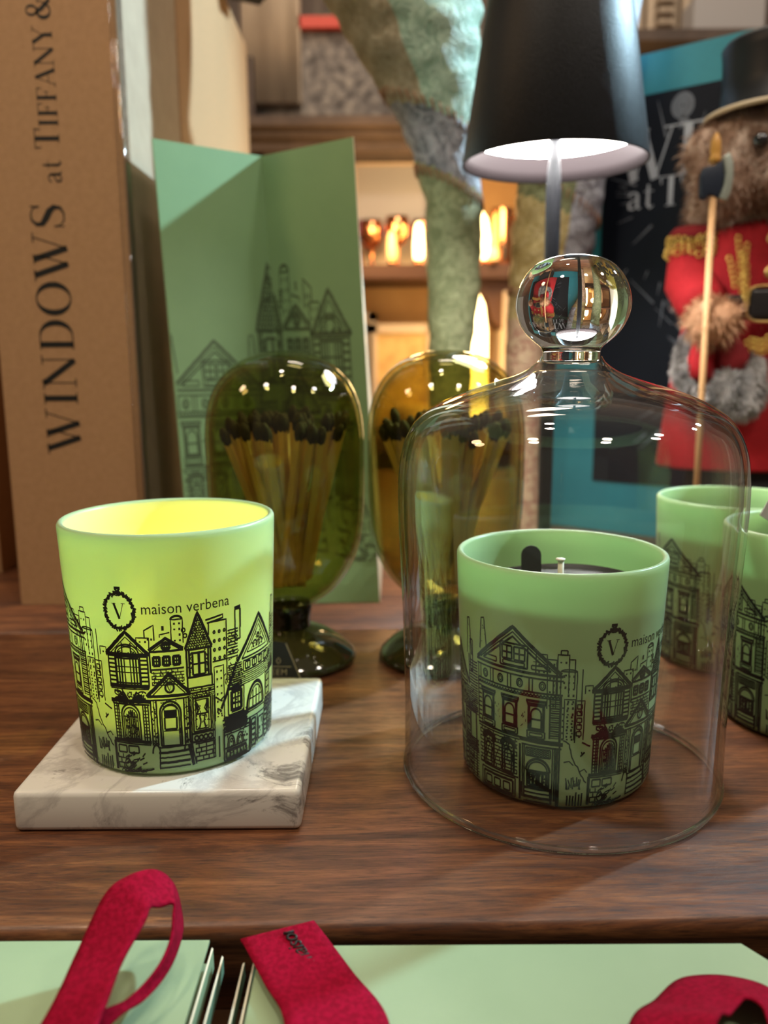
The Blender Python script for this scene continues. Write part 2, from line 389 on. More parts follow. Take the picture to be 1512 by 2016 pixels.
def gable_house_A(a, o=0):
    """narrow town house with half-timbered gable"""
    p = lambda *q: [(o+u, v) for u, v in q]
    a.line(p((-9.4,45),(0,53),(9.3,45)), 1.0, jit=.1); a.line(p((-7.6,45),(0,51.2),(7.6,45)), .3)
    a.line(p((-9.8,45),(9.8,45)), .9, jit=.08); a.line(p((-9,44.2),(9,44.2)), .35)
    a.line(p((-1.9,45),(-1.9,49.2)), .45); a.line(p((1.9,45),(1.9,49.2)), .45); a.line(p((-2.2,48),(2.2,48)), .3)
    a.arc(o, 45, 5.2, 3.6, 0, 180, .45); a.arc(o, 45, 4.2, 2.7, 0, 180, .3)
    a.scribble(o-5, o+5, 45.3, 46, 14, .4, .9)
    for u in (-8.6, -5.4, 5.4, 8.6): a.line(p((u,33.5),(u,44)), .5, jit=.05)
    for k in range(7):
        v = 34+k*1.5; a.line(p((-8.6,v),(-5.4,v)), .5, jit=.06); a.line(p((5.4,v),(8.6,v)), .5, jit=.06)
    a.rect(o-5, 34, o+5, 43.6, .5)
    for u in (-3.8,-2.6,-1.3,1.3,2.6,3.8): a.line(p((u,34.3),(u,43.3)), .55 if abs(u) > 2 else .4)
    a.line(p((-5,40.6),(5,40.6)), .3); a.line(p((-5,38.6),(5,38.6)), .3); a.line(p((-5,34.8),(5,34.8)), .45)
    a.line(p((-9,33.5),(8.8,33.5)), .9, jit=.08); a.line(p((-8.6,32.6),(8.4,32.6)), .35)
    for sgn in (-1, 1):
        for k in range(4): a.line(p((sgn*1.0, 28.6+k*.2),(sgn*(3.2+k*1.2), 31.8-k*.9)), .6, jit=.1)
        a.arc(o+sgn*5.4, 31, 1.6, .8, 0, 260, .4)
    a.line(p((-9,28.2),(8.4,28.2)), 1.1, jit=.1); a.line(p((-8.4,27),(8,27)), .5, jit=.05)
    for u in (-7.9,-6.6,-5.8): a.line(p((u,13),(u,27)), .45, jit=.06)
    for u in (5.2,6.2,7.4): a.line(p((u,13),(u,27)), .45, jit=.06)
    a.arch(o-4.6, 14, o+3.6, 27, .55); a.arch(o-3.7, 14.4, o+2.7, 25.8, .4)
    for u in (-2.9,-2.1,-1.2,-.4,.5,1.3,2.0): a.line(p((u,14.5),(u,24+1.2*math.cos(u))), .5 if int(u*3) % 2 else .3, jit=.05)
    a.line(p((-3.7,22.5),(2.7,22.5)), .4)
    a.line(p((-9.4,13.6),(8,13.2)), .9, jit=.1); a.line(p((-9.0,12.6),(7.6,12.2)), .35)
    a.line(p((-9.2,2.2),(-9.2,13)), .9); a.rect(o-7.6, 9, o-3.6, 11.6, .45); a.rect(o-2.6, 9, o+2, 11.6, .45)
    a.bricks(o-8.4, o-4, 3, 8.4, 1.9, 3.2, .35)
    for k in range(26):
        t = R(random.uniform(10, 60)); u = random.uniform(-5, 4); v = random.uniform(2.2, 8.8)
        a.line(p((u,v),(u+2.4*math.cos(t),v+1.8*math.sin(t))), .38, jit=.1)
    a.arc(o-3.6, 5, 1.3, 1.8, 0, 360, .35); a.line(p((-6,2.2),(-2,1.9),(3,2.2),(8,3.0)), .5, jit=.3)
    for k in range(7): a.arc(o-6+k*1.6, 1.8, .9, .9, 0, 180, .35, 6)
def extra_detail(a, o=0):
    a.hlines(o-8.2, o-5.2, 15, 26, 9, .3); a.hlines(o+5.4, o+7.6, 15, 26, 9, .3); a.scribble(o-3.4, o+2.4, 15, 24, 46, .35, 1.4); a.scribble(o-8.6, o+7.8, 27.2, 28, 30, .4, 1.2)
    a.scribble(o-6.5, o+6, 29, 32, 34, .4, 1.6); a.scribble(o+10, o+22.6, 34.2, 39, 26, .35, 1.0); a.scribble(o+13, o+20, 26.2, 28.4, 12, .35, .8)
    a.scribble(o+25, o+34.6, 28.6, 31.4, 40, .35, .9); a.scribble(o+26.2, o+33.4, 16, 27.6, 30, .3, 1.2); a.scribble(o+40, o+53, 13, 18, 70, .45, 2.0); a.scribble(o+40, o+53, 2, 12, 50, .4, 1.2)
    a.scribble(o+54.8, o+78, 2, 13, 70, .4, 1.4); a.scribble(o+41, o+50, 28.4, 37, 50, .35, 1.6); a.scribble(o+66, o+79, 28.4, 37, 50, .35, 1.6)
    a.hlines(o+40, o+53, 13.2, 18, 9, .5)
def porch_house_B(a, o=0):
    """pedimented porch with door and stoop, lower gable behind; o = A peak"""
    p = lambda *q: [(o+u, v) for u, v in q]
    a.line(p((9.3,46.4),(16.2,50.6),(23,46.6)), .9, jit=.08); a.line(p((11,46.4),(16.2,49.6),(21.5,46.6)), .3)
    a.line(p((9.4,46),(23,46.2)), .6, jit=.05); a.circ(o+16.2, 47.8, 1.5, .9, 1.1); a.circ(o+16.2, 47.8, .5, .4)
    a.line(p((9.6,38.5),(9.6,46)), .5); a.line(p((9.8,39.6),(23,39.8)), .5)
    for k in range(3): a.rect(o+10.8+k*4, 41, o+13.6+k*4, 44.2, .6); a.pane(o+11.3+k*4, 41.4, o+13.1+k*4, 43.8, 2, 2, .4)
    a.bricks(o+9.8, o+23, 34, 39.5, 1.1, 2.2, .3)
    a.line(p((7.2,30),(16.9,38),(25,30.3)), 1.0, jit=.08); a.line(p((9.8,30.4),(16.9,36.4),(23,30.6)), .35); a.line(p((7.4,30),(25,30)), .8, jit=.06)
    a.circ(o+16.8, 33, 1.9, .4); a.circ(o+16.8, 33, 1.5, .25)
    a.wl(p((15.9,33.9),(16.75,31.9)), [.42,.3]); a.wl(p((17.6,33.9),(16.8,31.9)), [.16,.16]); a.line(p((15.6,34),(16.3,34)), .15); a.line(p((17.2,34),(17.9,34)), .15)
    a.line(p((8,28.6),(24.6,28.8)), .45, jit=.05)
    for u in (8.6,9.8,10.9,22.2,23.2,24.2): a.line(p((u,12),(u,28.6)), .5 if u not in (9.8,23.2) else .3, jit=.07)
    a.scribble(o+8.6, o+10.8, 12, 28, 40, .35, .9); a.scribble(o+22.3, o+24.2, 12, 28, 40, .35, .9)
    a.arch(o+12.2, 11.6, o+20.8, 28.0, .6); a.arch(o+13, 11.6, o+20, 27, .4)
    a.fill(o+13.8, 22.4, o+19.2, 24.9); a.rect(o+14, 17.8, o+19, 22.2, .55); a.line(p((13.4,17.2),(19.6,17.2)), .3)
    a.line(p((20.2,16),(20.2,18)), .8); a.arc(o+16.5, 24.9, 2.6, 1.6, 0, 180, .3)
    a.arc(o+9.8, 9, 1.6, 3.2, 0, 180, .5); a.arc(o+23.5, 9, 1.8, 4.2, 0, 180, .5)
    for k in range(5): a.line(p((10.8,3.4+k*1.9),(24.0,3.8+k*1.9)), .65 if k % 2 else .4, jit=.08)
    a.line(p((10.9,3),(11.4,11.5)), .4); a.line(p((23.6,11.6),(25.4,3.4)), .9); a.line(p((24.6,12),(26.6,3.6)), .4)
def turret(a, o=0):
    p = lambda *q: [(o+u, v) for u, v in q]
    a.line(p((23.8,46),(29.2,58.8),(34.8,46)), .8, jit=.1); a.line(p((23.6,45.8),(35,45.8)), .6, jit=.1)
    for r in range(14):
        v = 46.4+r*.88; h = (58.4-v)/12.4*5.2; n = int(h*2.1)
        for k in range(n): a.arc(o+29.2-h+(k+.5)*2*h/max(n,1), v, .42, .5, 180, 380, .36, 4, jit=.05)
    for k in range(30): 
        v = random.uniform(46, 56); h = (58.4-v)/12.4*5; u = random.uniform(-h, h); a.line(p((29.2+u,v),(29.2+u+.4,v+.6)), .5)
    for u in (24.2,25.2,33.2,34.2): a.line(p((u,36),(u,45.6)), .6, jit=.06)
    a.rect(o+26.6, 36.5, o+31.8, 44.4, .6); a.line(p((29.2,36.5),(29.2,44.4)), .8); a.line(p((26.6,40.4),(31.8,40.4)), .5)
    a.scribble(o+25.2, o+26.4, 36, 45, 22, .4, 1); a.scribble(o+32, o+33.2, 36, 45, 22, .4, 1)
    a.line(p((24,35.8),(34.8,35.8)), .6, jit=.05); a.line(p((24.2,35.8),(24.2,31.8)), .5); a.line(p((34.6,35.8),(34.6,31.8)), .5)
    for k in range(4): a.line(p((23.6,31.8-k*.9),(35.4,31.8-k*.9)), .5 if k % 2 == 0 else .3, jit=.1)
    a.scallop(o+24, o+35, 28.8, .5)
    a.rect(o+26, 15.6, o+33.6, 28, .55); a.rect(o+27, 16.4, o+32.6, 27.2, .35); a.line(p((27,22),(32.6,22)), .5)
    for sgn in (-1, 1):
        for k in range(3): a.line(p((29.8+sgn*2.7,27-k*.2),(29.8+sgn*(1.0+.5*k),24-k*.8),(29.8+sgn*(2.0+.3*k),22.5)), .4)
        a.line(p((29.8+sgn*1.2,21.6),(29.8+sgn*.7,19),(29.8+sgn*1.4,16.6)), .5)
    for u in (24.6,25.2,34.4,35.2): a.line(p((u,4.5),(u,28)), .4, jit=.08)
    a.line(p((25,15),(35,15)), .6, jit=.06)
    for k in range(4): a.circ(o+27+k*2, 13.2, .85, .5)
    a.line(p((25,11.8),(35,11.8)), .6, jit=.06); a.bricks(o+26.4, o+35, 4.6, 11.4, 1.6, 3, .4)
def gable_house_C(a, o=0):
    p = lambda *q: [(o+u, v) for u, v in q]
    a.line(p((46.8,37.6),(60.7,52.6),(72.6,38.6)), 1.1, jit=.08); a.line(p((49.6,38),(60.7,50.4),(70.4,38.6)), .45); a.line(p((52.6,39.8),(60.7,48.6),(67.6,39.8)), .35)
    a.line(p((49.5,38),(71,38.3)), .5); a.line(p((52.6,39.8),(67.6,39.8)), .35)
    for c, r in ((58,1.3),(62.4,1.3),(60.4,1.0),(60.4,.7)): a.arc(o+c, 41.8 if r == 1.3 else 44.4, r, r, -60, 250, .5, 10)
    a.scribble(o+55.5, o+65.5, 40.2, 43, 50, .35, .7); a.scribble(o+58.2, o+63, 43, 46, 30, .35, .7)
    a.line(p((46.5,37.6),(41,26.5),(38.6,22)), .9, jit=.08)
    a.hlines(o+42, o+50, 28, 37, 11, .35); a.hlines(o+70, o+80, 28, 37, 11, .35)
    a.rect(o+50.4, 33, o+70, 37, .45)
    for k in range(4): a.rect(o+51.6+k*4.6, 33.8, o+54.6+k*4.6, 36.4, .55); a.line(p((53.1+k*4.6,33.8),(53.1+k*4.6,36.4)), .4)
    a.hlines(o+42, o+80, 28.4, 32.2, 5, .3)
    a.rect(o+42, 18.6, o+50.6, 28.2, .5); a.rect(o+43.6, 19.8, o+49.2, 27.2, .9); a.pane(o+44.2, 20.4, o+48.6, 26.6, 3, 3, .5); a.scribble(o+44.4, o+48.4, 20.6, 26.4, 14, .4, 1)
    a.arc(o+59, 17.8, 6.4, 9.4, 0, 180, 1.0, 18); a.arc(o+59, 17.8, 5.2, 8.0, 0, 180, .45, 18); a.line(p((52.6,17.8),(65.4,17.8)), .8)
    for u in (56.6,59,61.4): a.line(p((u,17.8),(u,24.6)), .5)
    a.line(p((54,21.6),(64,21.6)), .4)
    a.rect(o+67.4, 18, o+73, 28, .6); a.pane(o+68.4, 19, o+72, 27, 2, 3, .5)
    a.rect(o+51.6, 14.4, o+66.4, 16.8, .4); a.hlines(o+39, o+51, 13, 18, 7, .5); a.hlines(o+66, o+80, 13, 17.6, 6, .5)
    a.rect(o+39.6, 1.6, o+54.4, 12.6, .6); a.line(p((39.6,11.6),(54,11.6)), .4)
    for c in (43.2,48.2): a.arc(o+c, 6.6, 1.9, 4.2, 0, 180, .5, 10); a.arc(o+c, 6.6, 1.1, 3, 0, 180, .35, 10)
    a.line(p((40,6.4),(52.6,6.4)), .5); a.fill(o+40.6, 5.0, o+52, 5.9); a.pane(o+40.6, 2.4, o+52, 5, 6, 1, .5); a.hlines(o+40, o+53, 1.6, 2.6, 2, .4)
    a.line(p((54.4,1.6),(54.4,14.2)), .9)
    a.pane(o+55.6, 3, o+58.6, 13.4, 1, 5, .6); a.line(p((60,3),(60,14)), .5); a.rect(o+61, 4, o+65.4, 12.6, .5); a.circ(o+62.2, 8.2, .4, .4)
    a.pane(o+66.6, 3.4, o+69.8, 13.4, 1, 5, .6); a.pane(o+71, 4, o+75, 13, 2, 3, .5); a.line(p((78,3),(78,30)), .7, jit=.1); a.hlines(o+71, o+80, 3, 13, 9, .3)
def gable_house_E(a, o=-43):
    """large house with a wide gable; o = its peak"""
    p = lambda *q: [(o+u, v) for u, v in q]
    a.line(p((-19.6,49.6),(0,64),(20.8,49.2)), 1.0, jit=.08); a.line(p((-17.4,50),(0,62.2),(18.4,49.6)), .35); a.line(p((-15.6,50.2),(0,60.6),(16.2,49.8)), .55)
    a.line(p((-20,49),(21.4,48.6)), .7, jit=.05)
    a.rect(o-6, 50, o+6.6, 58, .5); a.pane(o-5, 52.4, o-.4, 57, 2, 2, .5); a.pane(o+.6, 52.4, o+5.4, 57, 2, 2, .5); a.rect(o-4.6, 50.4, o+5.2, 51.8, .4)
    a.rect(o-15, 50.2, o-8, 51.8, .4); a.rect(o+8.4, 50.2, o+15.6, 51.6, .4); a.line(p((9,53),(12,53)), .2)
    a.line(p((-19.8,47.4),(21.6,47)), .45); a.line(p((-19.4,42.2),(21.4,42)), .5, jit=.05)
    for u in (-19,-17.4,-11.4,-9.9,-2.4,-.9,7.4,8.8,17.4,19): a.line(p((u,42.2),(u,47.2)), .4)
    for c in (-14.4,-6,3.2,13): a.circ(o+c, 44.7, 1.25, .45, 1.45); a.circ(o+c, 44.7, .6, .25, .75)
    a.scallop(o-19, o+21, 41.6, .7, .4); a.line(p((-19,40.6),(21,40.4)), .3)
    a.line(p((-19.2,26),(-19.2,42)), .5); a.line(p((16.4,26),(16.4,41)), .5); a.line(p((20.8,2),(20.8,42)), .55, jit=.05)
    for k in range(19): a.line(p((16.4,26.4+k*.82),(20.8,26.4+k*.82)), .45 if k % 2 else .25, jit=.08); 
    for k in range(9): a.line(p((-19,26.6+k*1.6),(-17,26.6+k*1.6)), .4)
    for c in (-13, -1.4, 10.6):
        a.line(p((c-4.4,39),(c+4.4,39)), .7); a.line(p((c-3.8,38),(c+3.8,38)), .5); a.line(p((c-4.2,39),(c-3.4,37.2)), .5); a.line(p((c+4.2,39),(c+3.4,37.2)), .5)
        a.rect(o+c-3.3, 28.6, o+c+3.3, 37.4, .6); a.arch(o+c-2.2, 29, o+c+2.2, 36.4, .5); a.line(p((c-2.2,32.4),(c+2.2,32.4)), .5)
        a.line(p((c-2.8,29),(c-2.8,37)), .35); a.line(p((c+2.8,29),(c+2.8,37)), .35)
        a.rect(o+c-3.8, 25.6, o+c+3.8, 28.2, .5); a.rect(o+c-2.8, 26.2, o+c+2.8, 27.4, .35)
    a.scribble(o-9, o-6, 30, 36, 8, .18, 1); a.scribble(o+3.4, o+6.4, 29, 35, 8, .18, 1)
    a.line(p((-19.6,25.2),(21,24.8)), .6, jit=.05); a.line(p((3.4,24.6),(22.2,24.2)), 1.0, jit=.06); a.line(p((4.4,22.8),(21.6,22.6)), .5); a.line(p((-19.4,24.2),(3.4,24)), .4)
    a.bricks(o-18.6, o+2.4, 10.8, 24, 1.35, 2.6, .35)
    for c in (-12.8,-2.2):
        a.arch(o+c-2.9, 10.4, o+c+2.9, 22.4, .8); a.arc(o+c, 20, 3.9, 3.2, 10, 170, .8); a.arch(o+c-1.7, 11, o+c+1.7, 19.4, .55); a.line(p((c-1.7,15),(c+1.7,15)), .5); a.scribble(o+c-2.6, o+c+2.6, 19.4, 21.6, 18, .4, .8)
    for u in (3.6,4.8,5.6,18,18.9,19.8): a.line(p((u,3),(u,22.6)), .45 if u not in (3.6,19.8) else .7, jit=.05)
    a.rect(o+6.4, 18.8, o+17, 21.8, .4)
    for k in range(7):
        for j in range(3): a.rect(o+7+k*1.4, 19.2+j*.8, o+8+k*1.4, 19.8+j*.8, .28, .03)
    a.arc(o+11.7, 13.4, 5.2, 4.6, 0, 180, .7); a.arc(o+11.7, 13.4, 4.2, 3.6, 0, 180, .45); a.line(p((6.4,13.4),(17,13.4)), .5)
    a.rect(o+7, 7.4, o+16.6, 13.4, .6); a.pane(o+8, 8, o+11.4, 13, 2, 1, .8); a.pane(o+12.2, 8, o+15.6, 13, 2, 1, .8); a.scribble(o+7.4, o+16.2, 7.8, 12, 60, .45, 1)
    for k in range(4): a.line(p((5.4,1.8+k*1.7),(17.6,1.8+k*1.7)), .75 if k % 2 else .45, jit=.08)
    a.line(p((4.4,8.6),(3.6,1.8)), .7); a.line(p((17.2,7.6),(17.8,1.6)), .7); a.line(p((20.4,8),(20.4,1.2)), 1.1)
    a.line(p((-18.6,10.6),(3,9.6)), .5, jit=.05); a.rect(o-17.4, 2, o+1.4, 9, .5); a.rect(o-16, 2.6, o+.2, 7.8, .7)
    for c in (-13,-8,-3): a.rect(o+c-1.7, 3.6, o+c+1.7, 6.6, .5)
def city(a, o=0):
    """skyscrapers between the big gable and the narrow house"""
    a.tower(o-33, o-28.4, 50, 57.6, 2, 3); a.tower(o-28.2, o-24.6, 38, 56, 2, 7); a.tower(o-24.2, o-19.6, 44, 58, 2, 3); a.rect(o-23, 58, o-20.4, 59.6, .35)
    a.line([(o-19.6,50),(o-19.6,56.4),(o-17.2,56.4),(o-17.2,46)], .35); a.tower(o-22.8, o-16.2, 26, 52, 3, 11); a.arc(o-19.5, 52, 3.3, .8, 0, 180, .35)
    a.line([(o-14,36),(o-14,53)], .35); a.tower(o-21, o-16.6, 27, 42, 2, 6); a.tower(o-16.2, o-12.6, 27, 41.5, 1, 6); a.tower(o-12.6, o-9.4, 44, 47, 1, 1)
    for k in range(5): a.rect(o-15.6, 28.6+k*2.5, o-13.6, 30.2+k*2.5, .35)
    a.line([(o-21,27),(o-18.6,25.6),(o-17.6,22),(o-15.4,18),(o-13.6,15.2),(o-12,12.6),(o-10,10.6)], .4, jit=.35)
    a.line([(o-12.8,26),(o-10.4,25),(o-9.4,24.4)], .45, jit=.2); a.line([(o-20.6,18.6),(o-18,19),(o-16.4,17.6)], .35, jit=.2); a.line([(o-13.6,15),(o-11.6,16),(o-10,14.4)], .35, jit=.3)
    a.line([(o-13.4,20.8),(o-11.6,22.4)], .5); a.line([(o-12.8,21.8),(o-13,22.6)], .4)
    for k in range(12): a.line([(o-19+k*.55, random.uniform(8, 9.6)), (o-19.4+k*.6+random.uniform(-.8,.8), random.uniform(10, 13))], .4)
    for k in range(6): a.line([(o-18.6+k*1.3, 1.8), (o-18.4+k*1.3, 6.4+random.uniform(-1,1))], .5, jit=.1)
def city2(a, o=0):
    """skyline behind A, B and the turret, tall flat block right of the turret"""
    a.tower(o+4.6, o+9.6, 47, 51, 2, 2); a.line([(o+8,51),(o+8,53.6),(o+11.8,55.4),(o+11.8,50)], .4); a.dots(o+8.6, o+11.4, 49.6, 53, 2, 2)
    a.line([(o+14,51),(o+14,52),(o+18,52.6)], .35); a.line([(o+15.4,53.4),(o+15.4,55)], .7); a.tower(o+18.6, o+23.2, 48.6, 57, 2, 4)
    a.arc(o+20.8, 57, 2.2, 1.2, 0, 180, .6); a.circ(o+23.4, 53, .7, .4); a.circ(o+24, 51, .7, .4)
    a.line([(o+33.6,50),(o+33.6,54.4),(o+41.6,54.4),(o+41.6,31)], .45, jit=.05); a.line([(o+32.4,55.4),(o+40,56.4),(o+40,55.2),(o+33,54.2)], .5)
    for i in range(3):
        for j in range(4): a.circ(o+36+i*2.3, 41+j*3.2, .38, .45, .45)
    a.tower(o+35.6, o+40, 18, 38, 2, 7); a.line([(o+35,40),(o+42,40)], .45)
    a.hlines(o+42, o+47.5, 40, 50, 9, .4); a.rect(o+46, 46, o+48.6, 57, .5); a.fill(o+48.6, 50, o+49.2, 57); a.line([(o+45.8,57.6),(o+49,57.8)], .9, jit=.2)
    a.scribble(o+42, o+47, 38, 49, 40, .35, 1.2); a.line([(o+36,27),(o+38,25.4),(o+40,26.2)], .5, jit=.2); a.line([(o+37.2,12),(o+37.2,4)], .5); a.scribble(o+36.6, o+38.4, 20, 22, 12, .5, 1)
    a.line([(o+72.6,38),(o+72.6,50)], .6); a.rect(o+74, 44, o+76, 56, .5); a.hlines(o+73, o+80, 38, 48, 9, .4)
def spire(a, u, v0=52, v1=64): 
    a.line([(u-2,v0),(u-1,v1-.4),(u+.8,v1),(u+2.2,v0)], .45, jit=.1); a.scribble(u-1, u+1, v0+1, v1-2, 9, .3, .5)
def wreath(a, o, v):
    for k in range(260):
        t = 2*PI*k/260+random.uniform(-.02, .02); ru = 6.1+random.uniform(-.5,.6); rv = 6.3+random.uniform(-.5,.6)
        u0, v0 = o+ru*math.cos(t), v+rv*math.sin(t); q = t+random.uniform(.3, 2.6)
        a.line([(u0, v0), (u0+.95*math.cos(q), v0+.95*math.sin(q))], .42)
    a.arc(o, v, 6.2, 6.4, 0, 360, .35, 40)
    a.circ(o-.7, v+6.2, .7, .3); a.circ(o+.8, v+6.2, .7, .3); a.fill(o-1.3, v+7.6, o+1.3, v+8.6); a.line([(o-1,v+7.8),(o,v+6.9),(o+1,v+7.8)], .6)
    glyph(a, 'V', o-2.6, v-2.9, 5.6)
# ---- Didone capitals, unit cap height
def glyph(a, ch, x, y, h, flip=None):
    T, t = .17, .035
    def W_(pts, ws): a.wl([(x+u*h, y+v*h) for u, v in pts], [w*h for w in ws])
    def st(u, v0=0, v1=1, w=T): W_([(u, v0), (u, v1)], [w, w])
    def se(u, v, l=.34): W_([(u-l/2, v), (u+l/2, v)], [t, t])
    def el(cu, cv, ru, rv, a0, a1, w0, w1, n=20):
        P = []; ws = []
        for i in range(n+1):
            q = R(a0+(a1-a0)*i/n); P.append((cu+ru*math.cos(q), cv+rv*math.sin(q))); ws.append(w0+(w1-w0)*abs(math.cos(q))**1.5)
        W_(P, ws)
    adv = .8
    if ch == 'W':
        W_([(.1,1),(.42,0)], [T,T]); W_([(.42,0),(.68,.92)], [t,t]); W_([(.55,1),(.86,0)], [T,T]); W_([(.86,0),(1.18,1)], [t,t]); se(.1,1-.018); se(.56,1-.018,.28); se(1.16,1-.018,.28); adv = 1.36
    elif ch == 'V': W_([(.1,1),(.48,0)], [T,T]); W_([(.48,0),(.82,1)], [t*1.3,t*1.3]); se(.1,1-.018); se(.82,1-.018,.3); adv = .95
    elif ch == 'I': st(.2); se(.2,.018); se(.2,1-.018); adv = .46
    elif ch == 'N': st(.16,0,1,t); st(.84,0,1,t); W_([(.14,.98),(.82,.02)], [T,T]); se(.16,.018,.26); se(.12,1-.018,.3); se(.84,1-.018,.26); adv = 1.04
    elif ch == 'D': st(.2); W_([(.05,.018),(.48,.018)], [t,t]); W_([(.05,1-.018),(.48,1-.018)], [t,t]); el(.45,.5,.38,.48,-90,90,t,T); adv = 1.0
    elif ch == 'O': el(.48,.5,.40,.50,0,360,t,T,36); adv = 1.0
    elif ch == 'S':
        P = [(.60,.74),(.58,.90),(.42,.98),(.24,.96),(.12,.82),(.14,.66),(.30,.54),(.48,.44),(.60,.30),(.58,.12),(.42,.02),(.22,.03),(.10,.16),(.08,.30)]
        W_(P, [.03,.04,.04,.06,.11,.16,.19,.19,.15,.09,.05,.04,.03,.03]); W_([(.62,.72),(.62,.99)], [t,t]); W_([(.07,.02),(.07,.32)], [t,t]); adv = .76
    elif ch == 'T': st(.38); se(.38,.018); W_([(.02,1-.018),(.74,1-.018)], [t,t]); W_([(.04,.74),(.02,1)], [t,.06]); W_([(.72,.74),(.74,1)], [t,.06]); adv = .82
    elif ch == 'F': st(.2); se(.2,.018); W_([(.05,1-.018),(.64,1-.018)], [t,t]); W_([(.64,.74),(.65,1)], [t,.06]); W_([(.2,.5),(.48,.5)], [t,t]); W_([(.48,.38),(.48,.62)], [t,t]); adv = .74
    elif ch == 'A': W_([(.08,0),(.42,1)], [t,t]); W_([(.42,1),(.78,0)], [T,T]); W_([(.2,.34),(.62,.34)], [t,t]); se(.08,.018,.24); se(.78,.018,.3); adv = .94
    elif ch == 'Y': W_([(.08,1),(.42,.46)], [T,T]); W_([(.42,.46),(.74,1)], [t,t]); st(.44,0,.48); se(.44,.018); se(.08,1-.018,.3); se(.74,1-.018,.26); adv = .86
    elif ch == '&':
        el(.34,.76,.17,.22,0,360,.04,.10,20); el(.32,.28,.25,.27,60,300,.05,.15,20)
        W_([(.22,.62),(.40,.36),(.72,.03)], [.10,.17,.13]); W_([(.45,.04),(.62,.22),(.70,.48)], [.08,.045,.035]); W_([(.60,.50),(.84,.50)], [t,t]); W_([(.66,.02),(.86,.05)], [.06,.04]); adv = .98
    elif ch == 'a':
        W_([(.10,.50),(.18,.60),(.32,.64),(.43,.56),(.44,.42)], [.08,.06,.05,.10,.13]); W_([(.44,.5),(.44,.12),(.50,.02),(.60,.05)], [.13,.13,.07,.03]); W_([(.44,.38),(.26,.34),(.12,.22),(.14,.06),(.28,.02),(.44,.14)], [.04,.05,.10,.11,.06,.04]); adv = .62
    elif ch == 't': W_([(.20,.86),(.20,.12),(.28,.01),(.42,.08)], [.08,.13,.09,.03]); W_([(.04,.62),(.40,.62)], [t,t]); adv = .44
    elif ch == ' ': adv = .32
    return adv*h
def word(a, s, x, y, h, track=.0, small=None):
    for i, c in enumerate(s):
        x += glyph(a, c, x, y, h if (small is None or i == 0) else small) + track*h
    return x
def font_text(s, size, space=1.0):
    """2-D outline text turned into triangles in millimetres"""
    c = bpy.data.curves.new('lettering', 'FONT'); c.body = s; c.size = size; c.space_character = space; c.resolution_u = 3
    o = bpy.data.objects.new('lettering', c); COL.objects.link(o)
    dg = bpy.context.evaluated_depsgraph_get(); me = bpy.data.meshes.new_from_object(o.evaluated_get(dg))
    b = bmesh.new(); b.from_mesh(me); bmesh.ops.triangulate(b, faces=b.faces[:]); 
    vs = [v.co.to_2d().copy() for v in b.verts]; fs = [[v.index for v in f.verts] for f in b.faces]; b.free()
    bpy.data.objects.remove(o); bpy.data.curves.remove(c); bpy.data.meshes.remove(me)
    return vs, fs

# ------------------------------------------------------------------ the setting
def struct(o, kind='structure'): o['kind'] = kind; return o
struct(MB().box((.2, 1.6, -.86), (6, 6, .02), M['floor']).build('floor', smooth=False))
w = MB(); w.box((.2, 2.2, .55), (6, .05, 2.85), M['wall'])
for k in range(26): w.box((-1.4+k*.17, 2.17, .6), (.012, .02, 2.6), M['mantel'])
struct(w.build('wall_back', smooth=False))
struct(MB().box((-2.0, .6, .55), (.05, 5.0, 2.85), M['plaster']).build('wall_left', smooth=False))
# wooden counter: two boards with a dark joint and a worn rounded front edge (slightly skewed to the lens)
t = empty('wooden_counter', (0, .22, -.03), 'long dark walnut display counter under the candles, with a worn rounded front edge', 'table', rz=R(.9))
def slab(name, y0, y1, front):
    nx = 60; prof = ([(y0+.010, -.03), (y0+.0085, -.012), (y0+.0075, -.0068), (y0+.0066, -.0052), (y0+.0070, -.0030), (y0+.0078, -.0008), (y0+.0095, 0)] if front else [(y0, -.03), (y0, -.002), (y0+.0015, 0)])
    prof = prof + [(y1-.0012, 0), (y1, -.002), (y1, -.03)]
    vs = []; fs = []; m_ = len(prof)
    for i in range(nx+1):
        x = -1.3+2.9*i/nx
        for k, (y, z) in enumerate(prof): vs.append((x, y + (.0004*math.sin(x*40)+.0003*math.sin(x*97) if front and k < 4 else 0), z+.03))
    for i in range(nx):
        for k in range(m_): a, b = i*m_+k, i*m_+(k+1) % m_; fs.append((a, a+m_, b+m_, b))
    o = recalc(MB().add(vs, fs, M['wood']).build(name, t)); return o
slab('front_board', -.0135, .2635, True)
slab('rear_board', .2655, 1.04, False)
for x in (-1.1, 1.4):
    for y in (.05, .95): MB().box((x, y, -.41), (.06, .06, .82), M['wood']).build('leg', t, False)
# lower display ledge in front for the gift bags
t2 = empty('lower_display_ledge', (0, .085, -.0365), 'dark wooden ledge just below the front edge of the counter, holding the green gift bags', 'shelf')
MB().box((0, -.02, .014), (1.3, .23, .028), M['darkwood']).build('ledge_board', t2, False)
for x in (-.6, .6): MB().box((x, -.04, -.4035), (.05, .15, .807), M['darkwood']).build('leg', t2, False)

